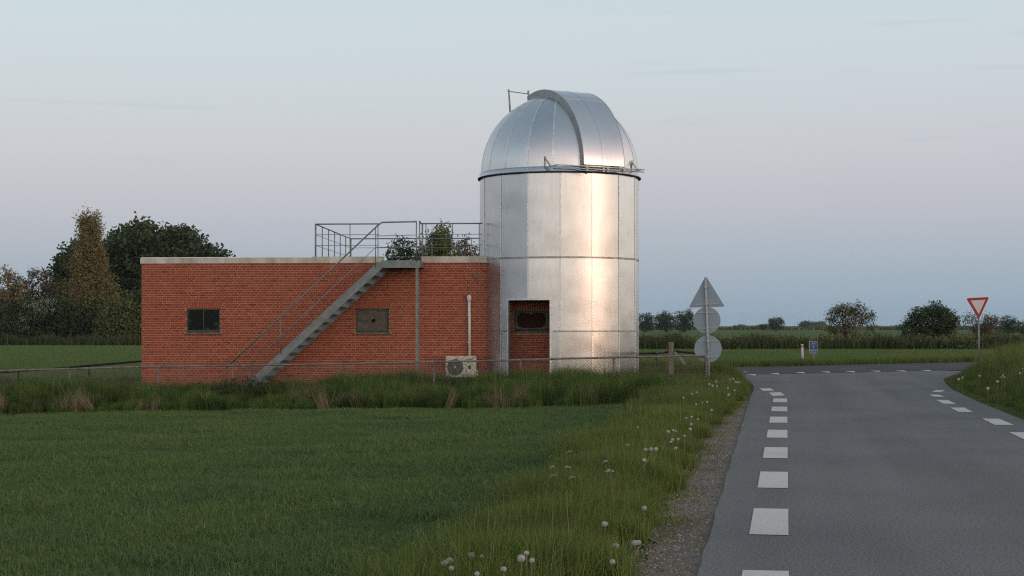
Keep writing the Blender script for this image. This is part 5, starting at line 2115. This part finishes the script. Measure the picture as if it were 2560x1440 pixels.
def on_ground(x, y, h):
    """first point along the photo ray that stands h above the ground -> X, D"""
    D = 8.0
    while D < 75:
        X, Z = (x - 1280) / FPX * D, CAM_Z + (HOR - y) / FPX * D
        if Z - gz(X, D) <= h:
            break
        D += 0.05
    return X, D, Z


def dandelion(x, y, hz, label, group, scale=1.0):
    X, D, hz = on_ground(x, y, hz)
    g = gz(X, D)
    t = thing('dandelion_clock', label, 'dandelion', (X, D, g), group)
    t.rotation_euler = (0, 0, random.random() * 6.28)
    h = max(0.06, hz - g)
    st = obj('stem', stem_me, t)
    st.scale = (1, 1, h / 0.22)
    hd = obj('seed_head', random.choice(heads), t)
    hd.location = (0, 0, h + 0.003)
    s = scale * random.uniform(0.7, 1.12)
    hd.scale = (s, s, s * random.uniform(0.85, 1.0))
    co = obj('core', core_me, hd)
    return t


def c2(x, y):
    return 900 + x / 2.844, 940 + y / 2.844


def c3(x, y):
    return 1660 + x / 2.667, 900 + y / 2.667


G1 = [(600, 1335), (637, 1318), (650, 1370), (792, 1280), (868, 1288), (832, 1410), (1022, 1377)]
G1b = [(1147, 1300), (1183, 1263), (1222, 1315)]
G2 = [(1740, 1055), (2022, 942), (1955, 1190), (1980, 1187), (1818, 1213), (1795, 1325)]
G3 = [(1905, 495), (2022, 600), (2030, 525), (2070, 522), (2105, 522)]
G4 = [(2185, 393), (2195, 400), (2228, 387), (2245, 395), (2222, 455), (2210, 472), (2262, 450), (2307, 428), (2245, 515), (2348, 380)]
G5 = [(2357, 292), (2405, 310), (2355, 345), (2320, 300), (2468, 185), (2433, 192), (2390, 203), (2500, 243), (1975, 365)]
G6 = [(2300, 155), (2358, 130), (2395, 118), (2485, 60), (2530, 42), (2510, 75), (2540, 75)]
T1 = 'the bottom edge of the picture'
N1 = ['leftmost dandelion clock of the low group at ' + T1, 'half-open small dandelion clock just above the leftmost group at ' + T1, 'round dandelion clock lowest in the leftmost group at ' + T1, 'largest dandelion clock standing alone left of the trio near ' + T1,
      'flattened dandelion clock on a tan stem right of the largest one', 'dandelion clock cut by ' + T1, 'lone dandelion clock just left of the tan-stemmed trio']
N1b = ['left one of three close dandelion clocks on tan stems', 'middle and tallest of three close dandelion clocks on tan stems', 'right one of three close dandelion clocks on tan stems']
N2 = ['dandelion clock on a bent stem left of the gravel', 'dandelion clock on a thin upright stem, highest beside the gravel', 'left one of two touching dandelion clocks beside the gravel', 'right one of two touching dandelion clocks beside the gravel', 'ragged small dandelion clock below the bent-stemmed one', 'round dandelion clock beside the gravel nearest the lower picture edge']
N3 = ['first dandelion clock from the left in the loose row on the verge', 'large dandelion clock below the loose row on the verge', 'second dandelion clock in the loose row on the verge', 'third dandelion clock in the loose row on the verge', 'last dandelion clock, right end of the loose row on the verge']
for grp, hz, lab, nm in ((G1, 0.30, N1, 'dandelions at the bottom edge'), (G1b, 0.34, N1b, 'trio of dandelions at the bottom edge'),
                        (G2, 0.22, N2, 'dandelions near the gravel'), (G3, 0.32, N3, 'dandelion row midway up the verge'),
                        (G4, 0.28, 'white dandelion clock in the dense cluster midway along the verge', 'dense dandelion cluster'), (G5, 0.30, 'white dandelion clock scattered above the dense cluster on the verge', 'dandelions above the dense cluster'), (G6, 0.36, 'small white dandelion clock in the long grass below the sign post', 'dandelions below the sign post')):
    for q, (x, y) in enumerate(grp):
        X, Y = c2(x, y)
        dandelion(X, Y, hz, lab if isinstance(lab, str) else lab[q], nm, 0.9 if hz < 0.35 else 1.05)
G7 = [(300, 163), (322, 172), (347, 145), (355, 175), (440, 130), (462, 128), (478, 148), (490, 150), (505, 150), (425, 188), (470, 203), (432, 233), (535, 75), (547, 82), (575, 98)]
for (x, y) in G7:
    X, Y = c3(x, y)
    dandelion(X, Y, 0.34, 'tiny far dandelion clock where the left verge rounds the junction corner', 'dandelions at the junction corner', 1.15)
G8 = [(2260, 103), (2250, 115), (2270, 115), (2225, 145), (2105, 108), (1990, 118), (1965, 130), (2160, 190), (2390, 60), (2375, 90)]
for (x, y) in G8:
    X, Y = c3(x, y)
    dandelion(X, Y, 0.62, 'tiny white dandelion clock on the right-hand grass bank', 'dandelions on the right bank', 1.1)


def umbel_mesh(seed):
    r = random.Random(seed)
    mb = MB()
    for i in range(9):
        a = i * 2.4
        q = 0.028 * math.sqrt((i + 0.3) / 9)
        c = Vector((q * math.cos(a), q * math.sin(a), 0.03 - 18 * q * q))
        for j in range(7):
            b = r.random() * 6.28
            p = c + Vector((math.cos(b), math.sin(b), 0)) * 0.0065 * math.sqrt(r.random()) + Vector((0, 0, r.uniform(-0.002, 0.003)))
            s = 0.0032
            e = r.random()
            mb.add([p + Vector((s * math.cos(e + k * 1.57), s * math.sin(e + k * 1.57), r.uniform(-0.001, 0.002))) for k in range(4)], [(0, 1, 2, 3)])
    return mb.mesh('umbel', M['petal'])


def umbel_stem():
    mb = MB()
    mb.tube([(0, 0, 0), (0.01, 0, 0.2), (0, 0, 0.40)], [0.003, 0.0026, 0.002], 6)
    for i in range(7):
        a = i * 2.4
        q = 0.025 * math.sqrt((i + 0.3) / 7)
        mb.tube([(0, 0, 0.40), (q * math.cos(a), q * math.sin(a), 0.425)], 0.0009, 4)
    return mb.mesh('stem', M['stem_green'], True)


um = [umbel_mesh(i) for i in range(2)]
us = umbel_stem()
UL = ['leftmost high', 'second high', 'topmost', 'left middle', 'right middle', 'lowest left', 'lowest middle', 'upper right outlying', 'lower right outlying']
for q, (x, y) in enumerate([(1365, 575), (1408, 590), (1497, 540), (1370, 640), (1477, 642), (1380, 710), (1513, 715), (1750, 602), (1772, 677)]):
    X, Y = c2(x, y)
    XX, D, hz = on_ground(X, Y, 0.42)
    g = gz(XX, D)
    t = thing('cow_parsley', UL[q] + ' cow parsley umbel of the white clump between field and verge', 'flower', (XX, D, g), 'cow parsley at the field edge')
    st = obj('stem', us, t)
    st.scale = (1, 1, max(0.1, hz - g) / 0.43)
    hd = obj('umbel', random.choice(um), t)
    hd.location = (0, 0, max(0.1, hz - g) * 0.42 / 0.43 - 0.02)
    hd.rotation_euler = (random.uniform(-0.3, 0.3), random.uniform(-0.3, 0.3), random.random() * 6)
    hd.scale = (random.uniform(1.0, 1.5),) * 3

# ------------------------------------------------------------------ evening haze over the flat land
mb = MB()
mb.box((0, 1250, 7.0), 3400, 2700, 18.0)
hm = bpy.data.materials.new('evening_haze')
hm.use_nodes = True
hm.node_tree.nodes.clear()
ho = hm.node_tree.nodes.new('ShaderNodeOutputMaterial')
pv = hm.node_tree.nodes.new('ShaderNodeVolumePrincipled')
pv.inputs['Color'].default_value = (0.80, 0.88, 0.95, 1)
pv.inputs['Density'].default_value = 0.0001
hm.node_tree.links.new(pv.outputs[0], ho.inputs['Volume'])
hz_ = mb.build('haze', hm)
tag(hz_, kind='stuff')
